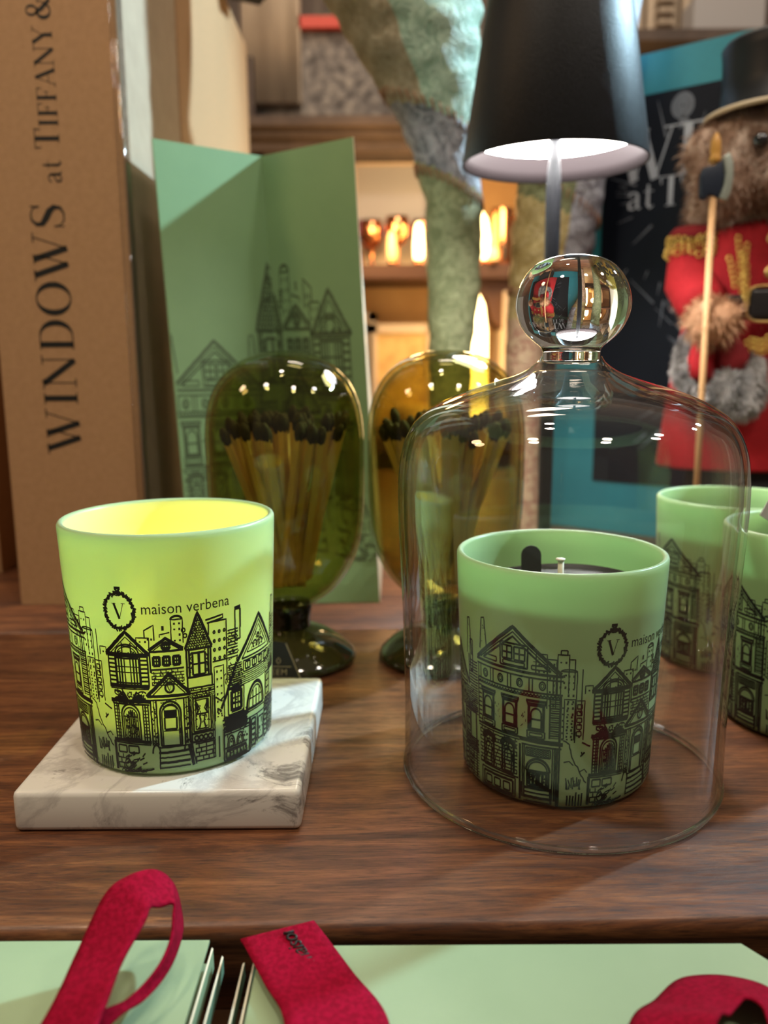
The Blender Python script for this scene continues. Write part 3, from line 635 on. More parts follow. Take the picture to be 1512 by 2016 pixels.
# ------------------------------------------------------------------ frosted candle glasses with the printed street
HC, RT, RB = .089, .040, .0363
def cup_r(z): return RB + (RT-RB)*max(0, min(1, z/HC))
def cup_mesh(name, face, rot):
    mb = MB(); th = .0026
    out = [(RB-.0045, 0), (RB-.0018, .0006), (RB-.0004, .0022), (RB+.0002, .005)] + [(cup_r(z), z) for z in (.012,.025,.04,.055,.07,.082,.0862)] + [(RT-.0001, .0876), (RT-.0005, .0885), (RT-th/2, .0890)]
    inn = [(RT-th+.0004, .0885), (RT-th, .0876)] + [(cup_r(z)-th, z) for z in (.08,.06,.04,.02,.008)] + [(RB-.006, .0052), (0, .005)]
    mb.lathe([(0, 0)] + out + inn, face, n=128)
    a = Art(); 
    e = Art(); gable_house_E(e, -43.2); spire(e, -59.0, 53, 64.5); gable_house_E(e, 105); a.join(e, 1, 1.06, .4)
    e = Art(); extra_detail(e); extra_detail(e, 141); city(e); gable_house_A(e); porch_house_B(e); city2(e); turret(e); gable_house_C(e)
    city(e, 141); gable_house_A(e, 141); porch_house_B(e, 141); turret(e, 141); city2(e, 141); gable_house_C(e, 141); spire(e, 214, 50, 64); a.join(e, 1, 1.03, .3)
    wreath(a, -1.7, 62.4)
    def fn(u, v):
        z = v*1e-3*1.0; r = cup_r(z) + .00008; t = rot + u*.885/40.0
        return (r*math.cos(t), r*math.sin(t), z)
    a.mesh(mb, fn, M['ink'])
    vs, fs = font_text('maison verbena', 5.6, 1.02); w = max(v.x for v in vs)
    s = 36.0/w
    mb.add([fn(7.2+v.x*s, 61.3+v.y*s+ (v.x*s)*.0) for v in vs], fs, M['ink'])
    return mb
def candle(name, loc, label, th0, wax_z, cover=None, lit=False, mesh=None):
    x, y, z = loc; t = empty(name, loc, label, 'candle')
    rot = math.atan2(-y, -x) + R(th0)
    if mesh is None:
        g = cup_mesh('glass_tumbler', M['cup'], 0).build('glass_tumbler', t); 
    else: g = bpy.data.objects.new('glass_tumbler', mesh); COL.objects.link(g); g.parent = t
    g.rotation_euler.z = rot
    w = MB(); r = cup_r(wax_z) - .0028; rb = RB-.0063
    w.lathe([(0,.0053),(rb,.0053),(cup_r(.009)-.0029,.0085),(r,wax_z-.0006),(r-.0012,wax_z+.0003),(r-.004,wax_z),(0,wax_z)], M['wax'], n=96); w.build('wax', t)
    h = .0190 if not lit else .008
    k = MB().tube([(0,0,wax_z), (.0003,0,wax_z+h*.5), (.0002,0,wax_z+h)], [.0011,.0011,.0012], M['wick'], 10)
    if cover: k.lathe([(0,wax_z+h),(.0018,wax_z+h),(.0019,wax_z+h+.0006),(0,wax_z+h+.0007)], M['wick'], n=14)
    k.build('wick', t)
    if cover:
        c = MB(); zc = wax_z+.0080; rc = cup_r(zc)-.0030; n = 72; vs = []; fs = []
        for zz in (zc, zc+.0006):
            for rr in (.004, rc*.55, rc): vs += [(rr*math.cos(2*PI*i/n), rr*math.sin(2*PI*i/n), zz+(.0009*math.sin(4*PI*i/n) if rr == rc else 0)) for i in range(n)]
        for a0 in (0, 3):
            for b0 in (0, 1):
                for i in range(n): j = (i+1) % n; q = ((a0+b0)*n+i, (a0+b0)*n+j, (a0+b0+1)*n+j, (a0+b0+1)*n+i); fs.append(q)
        for b0 in (0, 2):
            for i in range(n): j = (i+1) % n; fs.append((b0*n+i, b0*n+j, (b0+3)*n+j, (b0+3)*n+i))
        c.add(vs, fs, M['darkpaper'])
        # upright pull tab, rounded top
        az = cover; cx, cy = math.cos(az)*rc*.62, math.sin(az)*rc*.62
        poly = [(-.0042,0)] + [(.0042*math.cos(PI-q*PI/12), .0078+.0040*math.sin(q*PI/12)) for q in range(13)] + [(.0042,0)]
        c.prism(poly, -.0003, .0003, M['darkpaper'], lambda v: (cx+v[0]*.98, cy+v[1]+v[2]*.12, zc+v[2]))
        c.build('dust_cover', t)
    if lit:
        f = MB().lathe([(0,0),(.0016,.001),(.0026,.004),(.0024,.007),(.0014,.0115),(.0006,.0145),(0,.016)], M['flame'], (.0002,0,wax_z+.005), 16); f.build('flame', t)
        li = light('flame_light', 'POINT', (0, 0, wax_z+.028), .42, (1, .46, .07), None, .006); li.parent = t
    return g
g0 = candle('lit_candle', (-.0821, .3074, .0153), 'glowing lit candle in a printed yellow-green glass, standing on the white marble coaster', -25.3, .018, None, True)
SHARED = g0.data
candle('scented_candle', (.0681, .3092, .0003), 'green printed candle with white wick and black dust cover, inside the clear glass dome', 31.1, .0655, 1.9, mesh=SHARED)
candle('scented_candle', (.188, .434, .0003), 'unlit green printed candle standing behind the right side of the clear glass dome', 7, .061, 2.2, mesh=SHARED)
candle('scented_candle', (.192, .3535, .0003), 'unlit green printed candle cut off by the right edge, holding a grey card', 1, .061, 2.2, mesh=SHARED)
c = MB().box((0,0,0), (.048,.0006,.040), M['greycard'], Matrix.Rotation(R(32),3,'Y') @ Matrix.Rotation(R(-10),3,'X')).build('tester_card', None, False, (.1920, .3500, .0990))
tag(c, 'plain grey card leaning in the candle at the right edge', 'card')

# ------------------------------------------------------------------ marble coaster
o = MB().box((0,0,.0076), (.1000,.1050,.0152), M['marble']).build('marble_coaster', None, True, (-.0795, .3145, 0)); bev(o, .0022, 3)
tag(o, 'square white marble coaster with grey veins under the lit candle', 'coaster')

# ------------------------------------------------------------------ clear bell jar
dome = empty('glass_dome', (.0690, .3066, 0), 'clear glass dome with a round knob standing over the right-hand candle', 'glass dome')
outp = [(.0606,.0012),(.0612,.004),(.0611,.03),(.0618,.06),(.0628,.086),(.0636,.105),(.0635,.118),(.0622,.128),(.0594,.1355),(.0548,.1410),(.0485,.1452),(.0400,.1490),(.0310,.1520),(.0225,.1548),(.0165,.1572),(.0125,.1600),(.0110,.1622)]
def smooth_prof(p, k=4):
    out = []
    for i in range(len(p)-1):
        p0, p1, p2, p3 = p[max(0,i-1)], p[i], p[i+1], p[min(len(p)-1,i+2)]
        for j in range(k):
            t_ = j/k; q = []
            for c_ in (0, 1):
                q.append(.5*((2*p1[c_])+(-p0[c_]+p2[c_])*t_+(2*p0[c_]-5*p1[c_]+4*p2[c_]-p3[c_])*t_*t_+(-p0[c_]+3*p1[c_]-3*p2[c_]+p3[c_])*t_**3))
            out.append(tuple(q))
    return out + [p[-1]]
op = smooth_prof(outp)
inp = []
for i, (r, z) in enumerate(op):
    a, b = op[max(0,i-1)], op[min(len(op)-1,i+1)]; dx, dz = b[0]-a[0], b[1]-a[1]; l = math.hypot(dx, dz)
    inp.append((max(0, r-dz/l*.0021), z+dx/l*.0021))
inp = [q for q in inp if q[1] < .1572 or q[0] < .009]
inner = [q for q in inp if q[0] > .008][:]
body = MB().lathe([(.0596,.0002),(.0603,.0003)] + op, M['glass'], n=160)
body.lathe([(.0596,.0002),(.0590,.0012)] + [q for q in inner if q[1] > .002] + [(.004,inner[-1][1]+.0007),(0,inner[-1][1]+.0008)], M['glass'], n=160)
body.build('dome_body', dome)
# thick rolled foot rim
rim = MB(); n = 10; rim.lathe([(.0602+.0010*math.cos(2*PI*i/n), .0015+.0012*math.sin(2*PI*i/n)) for i in range(n)], M['knob'], n=160, closed=True); rim.build('rolled_rim', dome)
kp = [(0,.1592),(.0060,.1594),(.0098,.1602),(.0103,.1622),(.0104,.1640),(.0112,.1656),(.0136,.1676),(.0168,.1706),(.0192,.1745),(.0205,.1790),(.0203,.1838),(.0187,.1886),(.0157,.1930),(.0118,.1959),(.0070,.1975),(.003,.198),(0,.1981)]
kp = smooth_prof(kp, 4); kp[0] = (0, kp[0][1]); kp[-1] = (0, kp[-1][1]); kp = [(max(0, r), z) for r, z in kp]
recalc(MB().lathe(kp, M['knob'], n=96).build('knob', dome))

# ------------------------------------------------------------------ olive match cloches and their matches
def match_cloche(loc, label):
    t = empty('match_cloche', loc, label, 'match holder')
    pr = smooth_prof([(0,.1672),(.012,.1660),(.0235,.1615),(.0330,.1530),(.0390,.1410),(.0413,.1270),(.0415,.1100),(.0413,.0900),(.0402,.0740),(.0372,.0600),(.0320,.0490),(.0250,.0405),(.0170,.0345),(.0118,.0315)], 4)
    pr = [(max(0, r), z) for r, z in pr]
    ip = [(max(0, r-.0018), z-(.0018 if z > .13 else -.0012 if z < .06 else 0)) for r, z in pr[1:-1]]
    g = MB().lathe(pr, M['greenglass'], n=96); g.lathe([(0,.1654)] + ip, M['greenglass'], n=96); g.build('glass_globe', t)
    MB().lathe([(0,.0330),(.0112,.0328),(.0122,.0290),(.0112,.0240),(.0112,.0175),(.0122,.0145)], M['blackstem'], n=48).build('stem', t)
    f = MB().lathe([(.0112,.0190),(.0150,.0178),(.0215,.0150),(.0290,.0100),(.0345,.0052),(.0362,.0026),(.0360,.0010),(.0345,.0004),(0,.0004)], M['foot'], n=96); f.build('foot', t)
    return t
match_cloche((-.0520, .4340, 0), 'olive glass match holder with fanned matches, behind the glowing candle')
match_cloche((.0330, .4360, 0), 'olive green glass match holder partly hidden behind the left side of the clear dome')
root = empty('wooden_match', (0,0,0), 'long wooden match with black head in the olive holder beside the glowing candle', 'match', 'matches in the left olive holder')
st = MB().box((0,0,.0415), (.0034,.0034,.083), M['matchwood']).build('stick', root, False)
hd = MB(); hd.sphere((0,0,.0865), (.0027,.0027,.0056), M['matchhead'], 10, 8); 
hd.v = [(x*(1+.12*math.sin(z*4000)), y*(1+.12*math.cos(z*3100+x*900)), z) for x, y, z in hd.v]; hd.build('match_head', root)
learn(root); first = True; rng = random.Random(3)
for (cx, cy, n, lab, grp) in ((-.0520, .4340, 66, root['label'], root['group']), (.0330, .4360, 58, 'long wooden match with black head in the olive holder behind the clear dome', 'matches in the right olive holder')):
    for k in range(n):
        # fans out from the narrow foot of the globe
        q = rng.uniform(0, 2*PI); rt = .0335*math.sqrt(rng.random()); tx, ty = rt*math.cos(q), rt*math.sin(q)
        q2 = q + rng.uniform(-.7, .7) + (PI if rng.random() < .22 else 0); rb = rng.uniform(.1, 1)*.013; bx, by = rb*math.cos(q2)*.8, rb*math.sin(q2)*.8
        zb = .0415+rng.random()*.004 + (.002 if rb > .01 else 0); 
        d = Vector((tx-bx, ty-by, math.sqrt(max(.001, .0865**2-(tx-bx)**2-(ty-by)**2)))).normalized()
        if first: o = root; first = False
        else: o = copy_tree(root)
        o['label'] = lab; o['group'] = grp
        o.location = (cx+bx, cy+by, zb); o.rotation_euler = (d.to_track_quat('Z', 'Y') @ Matrix.Rotation(rng.uniform(0,1.5),3,'Z').to_quaternion()).to_euler()
# black product card with gilt lettering
tg = MB(); PT = [(-.0150,0),(.0150,0),(.0045,.0235),(-.0150,.0250)]
tilt = Matrix.Rotation(R(-14), 3, 'X')
tg.prism(PT, 0, .0006, M['darkpaper'])
def tagfn(u, v): return (u*1e-3, -.00008, v*1e-3)
a = Art(); a.line([(14.2,.4),(4.1,23.1)], .35); a.line([(-14.5,.6),(14.2,.6)], .3); a.line([(-14,11.6),(7,11.6)], .25); a.line([(-14,6.0),(9,6.0)], .25)
a.line([(-.5,14.4),(.6,16),(1.7,14.4),(.6,12.8),(-.5,14.4)], .3); a.mesh(tg, tagfn, M['goldink'])
for s_, u, v, sz in (('SKEEM', -8.6, 7.4, 4.3), ('MATCH CLOCHE', -12.8, 2.2, 3.0)):
    vs, fs = font_text(s_, sz, 1.15); tg.add([tagfn(u+q.x, v+q.y) for q in vs], fs, M['goldink'])
o = tg.build('product_card', None, False, (-.0538, .3860, .0009)); o.rotation_euler = (R(-14), 0, R(-4)); tag(o, 'black product card with gilt lettering leaning at the foot of the left olive match holder', 'card')

# ------------------------------------------------------------------ tall green gift bag seen from its folded side
bag = empty('gift_bag', (-.075, .56, 0), 'tall green paper gift bag with printed houses, standing behind the olive match holders', 'gift bag')
bx, by = -.075, .56
def lerp(a, b, t_): return tuple(a[i]+(b[i]-a[i])*t_ for i in range(len(a)))
HB = .298
def bagL(z): t_ = z/HB; return (-.1300+(-.1417+.1300)*t_, .5405)
def bagR(z): t_ = z/HB; return (-.0034+(-.0176+.0034)*t_, .5400)
def bagC(z): t_ = min(1, z/.09); s_ = t_*t_*(3-2*t_); return (-.0665+(-.0808+.0665)*(z/HB), .5395+.046*s_)
def panel(mb, A_, B_, m, th=.0005, nz=24, ns=6, off=0):
    vs = []; fs = []
    for side in (0, 1):
        for i in range(nz+1):
            z = HB*i/nz; a_, b_ = A_(z), B_(z); dx, dy = b_[0]-a_[0], b_[1]-a_[1]; l = math.hypot(dx, dy)
            for k in range(ns+1):
                s_ = k/ns; x = a_[0]+dx*s_ - dy/l*side*th; y = a_[1]+dy*s_ + dx/l*side*th
                vs.append((x-bx, y-by, z+.0003))
    w_ = ns+1; o_ = (nz+1)*w_
    for i in range(nz):
        for k in range(ns):
            a_ = i*w_+k; fs.append((a_, a_+1, a_+w_+1, a_+w_)); fs.append((o_+a_, o_+a_+w_, o_+a_+w_+1, o_+a_+1))
        for k in (0, ns): a_ = i*w_+k; fs.append((a_, a_+w_, o_+a_+w_, o_+a_))
    for i in (0, nz):
        for k in range(ns): a_ = i*w_+k; fs.append((a_, a_+1, o_+a_+1, o_+a_))
    mb.add(vs, fs, m, True)
gp = MB(); panel(gp, bagL, bagC, M['bag']); panel(gp, bagC, bagR, M['bag'])
def onpanel(A_, B_, s_, z):
    a_, b_ = A_(z), B_(z); dx, dy = b_[0]-a_[0], b_[1]-a_[1]; l = math.hypot(dx, dy); q = s_/l
    return (a_[0]+dx*q+dy/l*.00025-bx, a_[1]+dy*q-dx/l*.00025-by, z+.0003)
def clip_art(a, fn, lim):
    b = Art(); b.q = [q for q in a.q if all(lim(u, v) for u, v in q)]; return b
# right panel: turret on the crease, porch house, half-timbered gable, mirrored
a = Art(1.0); turret(a); porch_house_B(a); gable_house_A(a); city2(a)
hs, vsc = 1.95, 3.5
fR = lambda u, v: onpanel(bagC, bagR, (29-u)*hs*1e-3*.92-.002, .0225+v*vsc*1e-3)
aR = Art(); aR.q = [q for q in a.q if all(.0005 < (29-u)*hs*.92e-3-.002 < .0715 for u, v in q)]; aR.mesh(gp, fR, M['baggreenink'])
a = Art(1.0); turret(a)
aL = Art(); aL.q = [q for q in a.q if all(-.018 < (29-u)*hs*.92e-3-.002 < 0 for u, v in q)]
aL.mesh(gp, lambda u, v: onpanel(bagL, bagC, math.hypot(bagC(.1)[0]-bagL(.1)[0], bagC(.1)[1]-bagL(.1)[1])+((29-u)*hs*.92e-3-.002)*1.2, .0225+v*vsc*1e-3), M['baggreenink'])
a = Art(1.0); gable_house_E(a, 0); spire(a, 17, 54, 66); spire(a, -19, 54, 66)
aE = Art(); aE.q = [q for q in a.q if all(.0005 < .0300+u*1.62e-3 < .0700 for u, v in q)]
aE.mesh(gp, lambda u, v: onpanel(bagL, bagC, .0300+u*1.62e-3, .040+v*2.12e-3), M['baggreenink'])
gp.build('folded_gusset', bag, False)
bp = MB(); panel(bp, lambda z: (-.1310-.0117*z/HB, .685), lambda z: (bagL(z)[0]-.0004, bagL(z)[1]), M['bag']); bp.build('broad_side', bag, False)
bp = MB(); panel(bp, lambda z: (bagR(z)[0]+.0004, bagR(z)[1]), lambda z: (-.0010-.0200*z/HB, .685), M['bagin']); bp.build('broad_side', bag, False)['label'] = 'broad side of the bag with yellowish glow painted in cream'  # yellowish glow on this side is put into its cream colour
bp = MB(); panel(bp, lambda z: (-.0010-.0200*z/HB, .6855), lambda z: (-.1310-.0117*z/HB, .6855), M['bag']); bp.build('back_gusset', bag, False)
MB().box((.009, .052, .0008), (.122, .142, .0010), M['bag']).build('base', bag, False)

# ------------------------------------------------------------------ tall kraft boxes on the left
kb = empty('boxed_book', (-.204, .5416, 0), 'tall shrink-wrapped kraft book box with black serif spine lettering, standing at the far left', 'book')
o = MB().box((0, .077, .260), (.0880, .154, .520), M['kraft'])
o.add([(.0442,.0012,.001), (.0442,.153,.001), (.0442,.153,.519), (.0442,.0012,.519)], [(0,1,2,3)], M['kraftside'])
o = o.build('spine_box', kb, False)
a = Art(); hu = 21.6
fx = lambda u, v: ((-.204+.204) + 0, 0, 0)
# text runs upward: u = height (mm above table), v = distance left of baseline
a = Art(); x_ = word(a, 'WINDOWS', 104.5, 0, 21.8, .040)
a2 = Art(); word(a2, 'at', 272.0, 0, 13.2, .04); word(a2, 'TIFFANY', 293.0, 0, 15.4, .0, 12.0); word(a2, '&', 366.5, 0, 15)
kt = MB()
def kfn(u, v): return (-.1996+.204 - v*1e-3 - max(0,(u-103))*0.0, -.00012, u*1e-3)
a.mesh(kt, kfn, M['ink'])
kt.build('spine_lettering', kb, False); kt = MB(); a2.mesh(kt, kfn, M['ink']); kt.build('spine_lettering', kb, False)
pw = MB(); pw.tube([(.0436,-.0002,.002),(.0437,-.0003,.2),(.0436,-.0002,.519)], .0012, M['plastic'], 10); pw.tube([(.0405,-.0004,.002),(.0402,-.0004,.26),(.0405,-.0004,.519)], .0006, M['plastic'], 8)
pw.box((.0452,.004,.26), (.0006,.008,.518), M['plastic']); pw.build('shrink_wrap_edge', kb)
tag(MB().box((0,0,.2655), (.100,.355,.531), M['kraft']).build('cardboard_box', None, False, (-.2095, .8765, 0)), 'tall plain cardboard box behind the lettered book box, its side catching the light', 'box')
tag(MB().box((0,0,.25), (.13,.06,.50), M['kraft']).build('cardboard_box', None, False, (-.3665, .6600, 0)), 'reddish kraft box at the left picture edge, further back than the lettered book box', 'box')
o = MB().box((0,0,.012), (.05,.06,.024), M['navy']).build('dark_gift_box', None, False, (-.135, .905, .532)); o.rotation_euler = (0, 0, R(28)); tag(o, 'small black box perched on top of the tall plain cardboard box', 'box')

# ------------------------------------------------------------------ cordless table lamp
lamp = empty('table_lamp', (.1048, .528, 0), 'black cordless table lamp with a conical shade, lit, behind the clear glass dome', 'lamp')
MB().lathe([(0,.0003),(.050,.0003),(.0505,.0015),(.0500,.0075),(.0485,.0088),(.010,.0095),(.0055,.0105),(0,.0105)], M['lampblack'], n=72).build('base', lamp)
MB().lathe([(.0042,.0095),(.0044,.10),(.0046,.20),(.0047,.262),(.0042,.274),(.0034,.280),(.0034,.297),(0,.297)], M['lampblack'], n=24).build('pole', lamp)
s_ = MB().lathe([(.0556,.2790),(.0558,.2796),(.0340,.4200),(.0325,.4225),(0,.4230)], M['lampblack'], n=128)
s_.lathe([(.0556,.2790),(.0546,.2790),(.0530,.2860),(.0515,.2960),(.0330,.4190),(0,.4190)], M['lampwhite'], n=128); s_.build('lamp_shade', lamp)
MB().lathe([(.0514,.2945),(.047,.2950),(.03,.2953),(.0048,.2955)], M['lampglow'], n=96).build('light_diffuser', lamp)
for o in lamp.children: pass

# ------------------------------------------------------------------ teal framed book and its lettering
tb = empty('boxed_book', (.1584, .82, 0), 'large upright teal-edged book with a black cover and silver lettering, standing behind the bear', 'book')
ux, uy = .793, -.609; ang = math.atan2(uy, ux); tb.rotation_euler.z = ang
MB().box((.16, .022, .211), (.32, .044, .4216), M['teal']).build('teal_case', tb, False)
cv = MB().box((.180, -.0009, .2185), (.250, .0018, .339), M['navy']).build('black_cover', tb, False)
a = Art(); word(a, 'WINDOWS', 66, 318, 42, -.06); word(a, 'at', 77, 294, 23, .04); word(a, 'TIFFANY', 107, 294, 25, .05, 20)
lt = MB(); 
def cfn(u, v): return (u*1e-3, -.00195, v*1e-3)
a.mesh(lt, cfn, M['silver'])
# bust shaped emblem above the title
b_ = Art()
for rr, w_ in ((9,3.2),(6,3.4),(3,3.4)): b_.circ(123, 374, rr*.9, w_*.8, rr)
b_.wl([(123,366),(124,362),(126,358)], [6,7,11]); b_.mesh(lt, lambda u, v: (u*1e-3, -.0019, v*1e-3), M['silverdim'])
lt.build('cover_lettering', tb, False)
a = Art(); rg = random.Random(5)
for k in range(70):
    q = rg.uniform(0, 2*PI); r0 = rg.uniform(22, 90); l = rg.uniform(6, 32); cu, cv_ = (125, 300) if k % 2 else (170, 150)
    p0 = (cu+r0*math.cos(q), cv_+r0*math.sin(q)); p1 = (cu+(r0+l)*math.cos(q), cv_+(r0+l)*math.sin(q))
    if all(57 < p[0] < 300 and 52 < p[1] < 385 for p in (p0, p1)): a.line([p0, p1], rg.uniform(.5, 1.6), .3)
sp = MB(); a.mesh(sp, lambda u, v: (u*1e-3, -.00186, v*1e-3), M['silverdim']); sp.build('cover_sparks', tb, False)

# ------------------------------------------------------------------ patchwork figure (two long legs)
pf = empty('patchwork_figure', (.09, .73, 0), 'tall stuffed figure on two long patchwork fabric legs, behind the lamp and match holders', 'soft sculpture')
def leg(rows, mats, seams, name, n=40, depth=.85, y=0, label=None):
    """rows: (z, x_left, x_right); mats: list of (z_top, material) downwards"""
    mb = MB(); vs = []; rings = []
    rows = sorted(rows); fine = []
    for i in range(len(rows)-1):
        for k in range(10):
            t_ = k/10; t2_ = t_*t_*(3-2*t_); fine.append([rows[i][j]+(rows[i+1][j]-rows[i][j])*(t_ if j == 0 else .5*(t_+t2_)) for j in range(3)])
    fine.append(list(rows[-1]))
    for z, a_, b_ in fine:
        c_ = (a_+b_)/2; r_ = (b_-a_)/2
        for i in range(n):
            q = 2*PI*i/n; w_ = 1+.025*math.sin(z*180+q*3)+.018*math.sin(z*310-q*5)
            vs.append((c_+r_*w_*math.cos(q)-.09, y-.73+min(r_*depth,.045)*w_*math.sin(q), z))
    nf = len(fine)
    for k in range(nf-1):
        for i in range(n):
            j = (i+1) % n; q = 2*PI*(i+.5)/n; z = (fine[k][0]+fine[k+1][0])/2
            zz = z + .5*((fine[k][2]-fine[k][1]))*.55*math.cos(q); m_ = mats[-1][1]
            for zt, mm in mats:
                if callable(zt): 
                    if zt(z, q): m_ = mm; break
                elif zz > zt: m_ = mm; break
            mb.add([vs[k*n+i], vs[k*n+j], vs[(k+1)*n+j], vs[(k+1)*n+i]], [(0,1,2,3)], m_)
    mb.add([vs[i] for i in range(n)], [tuple(range(n))], mats[-1][1]); mb.add([vs[(nf-1)*n+i] for i in range(n)], [tuple(range(n))], mats[0][1])
    o = mb.build(name, pf)
    b = bmesh.new(); b.from_mesh(o.data); bmesh.ops.remove_doubles(b, verts=b.verts, dist=1e-6); bmesh.ops.recalc_face_normals(b, faces=b.faces[:]); b.to_mesh(o.data); b.free()
    if label: o['label'] = label
    # blanket stitches as raised threads along the seams
    for zs in seams:
        sm = MB()
        for i in range(n+4):
            q = 2*PI*i/n
            def at(z_):
                k = min(range(nf), key=lambda k_: abs(fine[k_][0]-z_)); z0, a_, b_ = fine[k]; c_ = (a_+b_)/2; r_ = (b_-a_)/2*1.035
                return Vector((c_+r_*math.cos(q)-.09, y-.73+min(r_*depth*1.03,.0465)*math.sin(q), z_))
            k = min(range(nf), key=lambda k_: abs(fine[k_][0]-zs)); w_ = fine[k][2]-fine[k][1]; z_ = zs-.5*w_*.55*math.cos(q)
            sm.tube([at(z_-.004), at(z_+.004)], .0007, M['stitch'], 5)
        sm.build('blanket_stitching', o)
    return o
leg([(.0005,.046,.071),(.08,.0395,.073),(.167,.0387,.074),(.2244,.0372,.0804),(.2885,.0354,.0816),(.3194,.0262,.0780),(.3426,.0178,.0780),(.369,.0025,.0775),(.4027,-.02,.0779),(.4396,-.0433,.0779),(.50,-.075,.0785)],
    [(lambda z, q: z > .350-.012*math.cos(q) and math.cos(q) > -.35, M['q_mint']), (lambda z, q: z > .350-.012*math.cos(q), M['q_tan']), (.305, M['q_grey']), (.0, M['q_moss'])], (.300, .352), 'leg', y=.70, label='patchwork leg of mint, slate and moss fabric')
leg([(.0005,.119,.147),(.0745,.1178,.1438),(.167,.1113,.1459),(.2472,.1142,.1845),(.2776,.1159,.1901),(.3113,.1196,.1954),(.38,.130,.208),(.462,.138,.2202),(.52,.14,.23)],
    [(lambda z, q: math.cos(q) > .1 and z > .22, M['q_silver']), (.33, M['q_mint']), (.285, M['q_moss']), (.19, M['q_gold']), (-1, M['q_rose'])], (.21, .30), 'leg', y=.76, label='patchwork leg of gold and silver brocade')
hb = MB().sphere((-.02, 0, .55), (.150, .055, .075), M['q_mint'], 32, 18); hb.v = [(x*(1+.02*math.sin(z*90)), y, z) for x, y, z in hb.v]; hb.build('body', pf)

# ------------------------------------------------------------------ plush bear guardsman
def remesh(mb, name, voxel, mat_):
    o = mb.build('tmp_'+name); md = o.modifiers.new('r', 'REMESH'); md.mode = 'VOXEL'; md.voxel_size = voxel; md.use_smooth_shade = True
    ms = o.modifiers.new('s', 'SMOOTH'); ms.iterations = 8; ms.factor = .6
    dg = bpy.context.evaluated_depsgraph_get(); me = bpy.data.meshes.new_from_object(o.evaluated_get(dg)); bpy.data.objects.remove(o)
    me.name = name; return me
def fur(me, mats, length, count, width=.0007, seed=1, region=None, droop=.3, loc=(0,0,0)):
    """adds tapered hair blades on the mesh surface; returns an MB holding skin and blades"""
    rg = random.Random(seed); mb = MB(); vs = [v.co.copy() for v in me.vertices]
    fs = [list(p.vertices) for p in me.polygons]; pick = mats[0]
    for p in me.polygons: 
        c_ = p.center; mb_m = region(c_) if region else mats[0]
        mb.m.append(mb.slot(mb_m)); mb.flat.append(False); mb.f.append(list(p.vertices))
    mb.v = [tuple(v) for v in vs]
    ar = [p.area for p in me.polygons]; tot = sum(ar); import bisect; cum = []; s_ = 0
    for a_ in ar: s_ += a_; cum.append(s_)
    for _ in range(count):
        p = me.polygons[min(len(ar)-1, bisect.bisect(cum, rg.random()*tot))]; v = [vs[i] for i in p.vertices]
        a_, b_ = rg.random(), rg.random(); P = v[0]*(1-a_)*(1-b_)+v[1]*a_*(1-b_)+v[2]*a_*b_+v[-1]*(1-a_)*b_ if len(v) > 3 else (v[0]+v[1]+v[2])/3
        nrm = p.normal; d = (nrm + Vector((rg.uniform(-.5,.5), rg.uniform(-.5,.5), rg.uniform(-.5,.5)-droop))).normalized(); l = length*rg.uniform(.6, 1.2)
        s1 = d.cross(Vector((rg.uniform(-1,1), rg.uniform(-1,1), rg.uniform(-1,1)))).normalized()*width
        m_ = region(P) if region else mats[0]
        mid = P+d*l*.55; tip = P+d*l+Vector((0,0,-l*.25))
        mb.add([P-s1, P+s1, mid+s1*.7, mid-s1*.7, tip], [(0,1,2,3), (3,2,4)], m_)
    return mb
BX, BY = .290, .640
bear = empty('plush_bear', (BX, BY, .0015), 'brown plush bear in a red guardsman coat and black top hat', 'soft toy')
def P(x, y, z): return (x-BX, y-BY, z)
sk = MB()
def both(fn):
    for sg in (-1, 1): fn(sg)
sk.sphere((0,0,.303), (.058,.045,.046), M['fur'], 24, 16); sk.sphere((0,-.044,.287), (.026,.026,.021), M['fur'], 20, 12)   # head, muzzle
both(lambda g: sk.sphere((g*.0520,0,.3080), (.0170,.012,.0200), M['fur'], 18, 12))   # ears
both(lambda g: sk.sphere((g*.036,-.010,.284), (.026,.028,.026), M['fur'], 18, 12))
both(lambda g: sk.sphere((g*.046,0,.268), (.017,.020,.024), M['fur'], 16, 12))
sk.sphere((0,.005,.250), (.030,.028,.030), M['fur'], 20, 12)
sk.sphere((0,.005,.180), (.048,.034,.070), M['fur'], 20, 12); sk.sphere((0,.005,.120), (.048,.034,.050), M['fur'], 20, 12)
both(lambda g: sk.tube([(g*.040,.005,.228), (g*.056,-.004,.208), (g*.057,-.025,.196), (g*.0565,-.036,.191)], [.015,.014,.012,.012], M['fur'], 14))
both(lambda g: (sk.sphere((g*.0570,-.046,.187), (.0185,.0160,.0165), M['fur'], 18, 12), sk.sphere((g*.0500,-.056,.190), (.010,.009,.010), M['fur'], 14, 10)))
both(lambda g: sk.tube([(g*.022,.005,.11), (g*.022,.005,.02)], [.020,.018], M['fur'], 14))
both(lambda g: sk.sphere((g*.023,-.008,.0190), (.019,.030,.0150), M['fur'], 18, 12))
me = remesh(sk, 'bear', .0035, M['fur'])
fur(me, [M['fur']], .0075, 17000, .00042, 2, lambda c: M['pawfur'] if (c.z < .208 and c.y < -.024) else M['fur']).build('furry_body', bear)
ct = MB()
ct.lathe([(.030,.264),(.042,.260),(.056,.252),(.0600,.232),(.0590,.205),(.0595,.190),(.0630,.165),(.0690,.125),(.0730,.080),(.0715,.078),(.064,.120)], M['redfelt'], n=48)
ct.v = [(x*(1+.025*math.sin(math.atan2(y, x)*9)*max(0,(.17-z)/.09)), y*.60+.004, z) for x, y, z in ct.v]
ct.build('red_coat', bear)
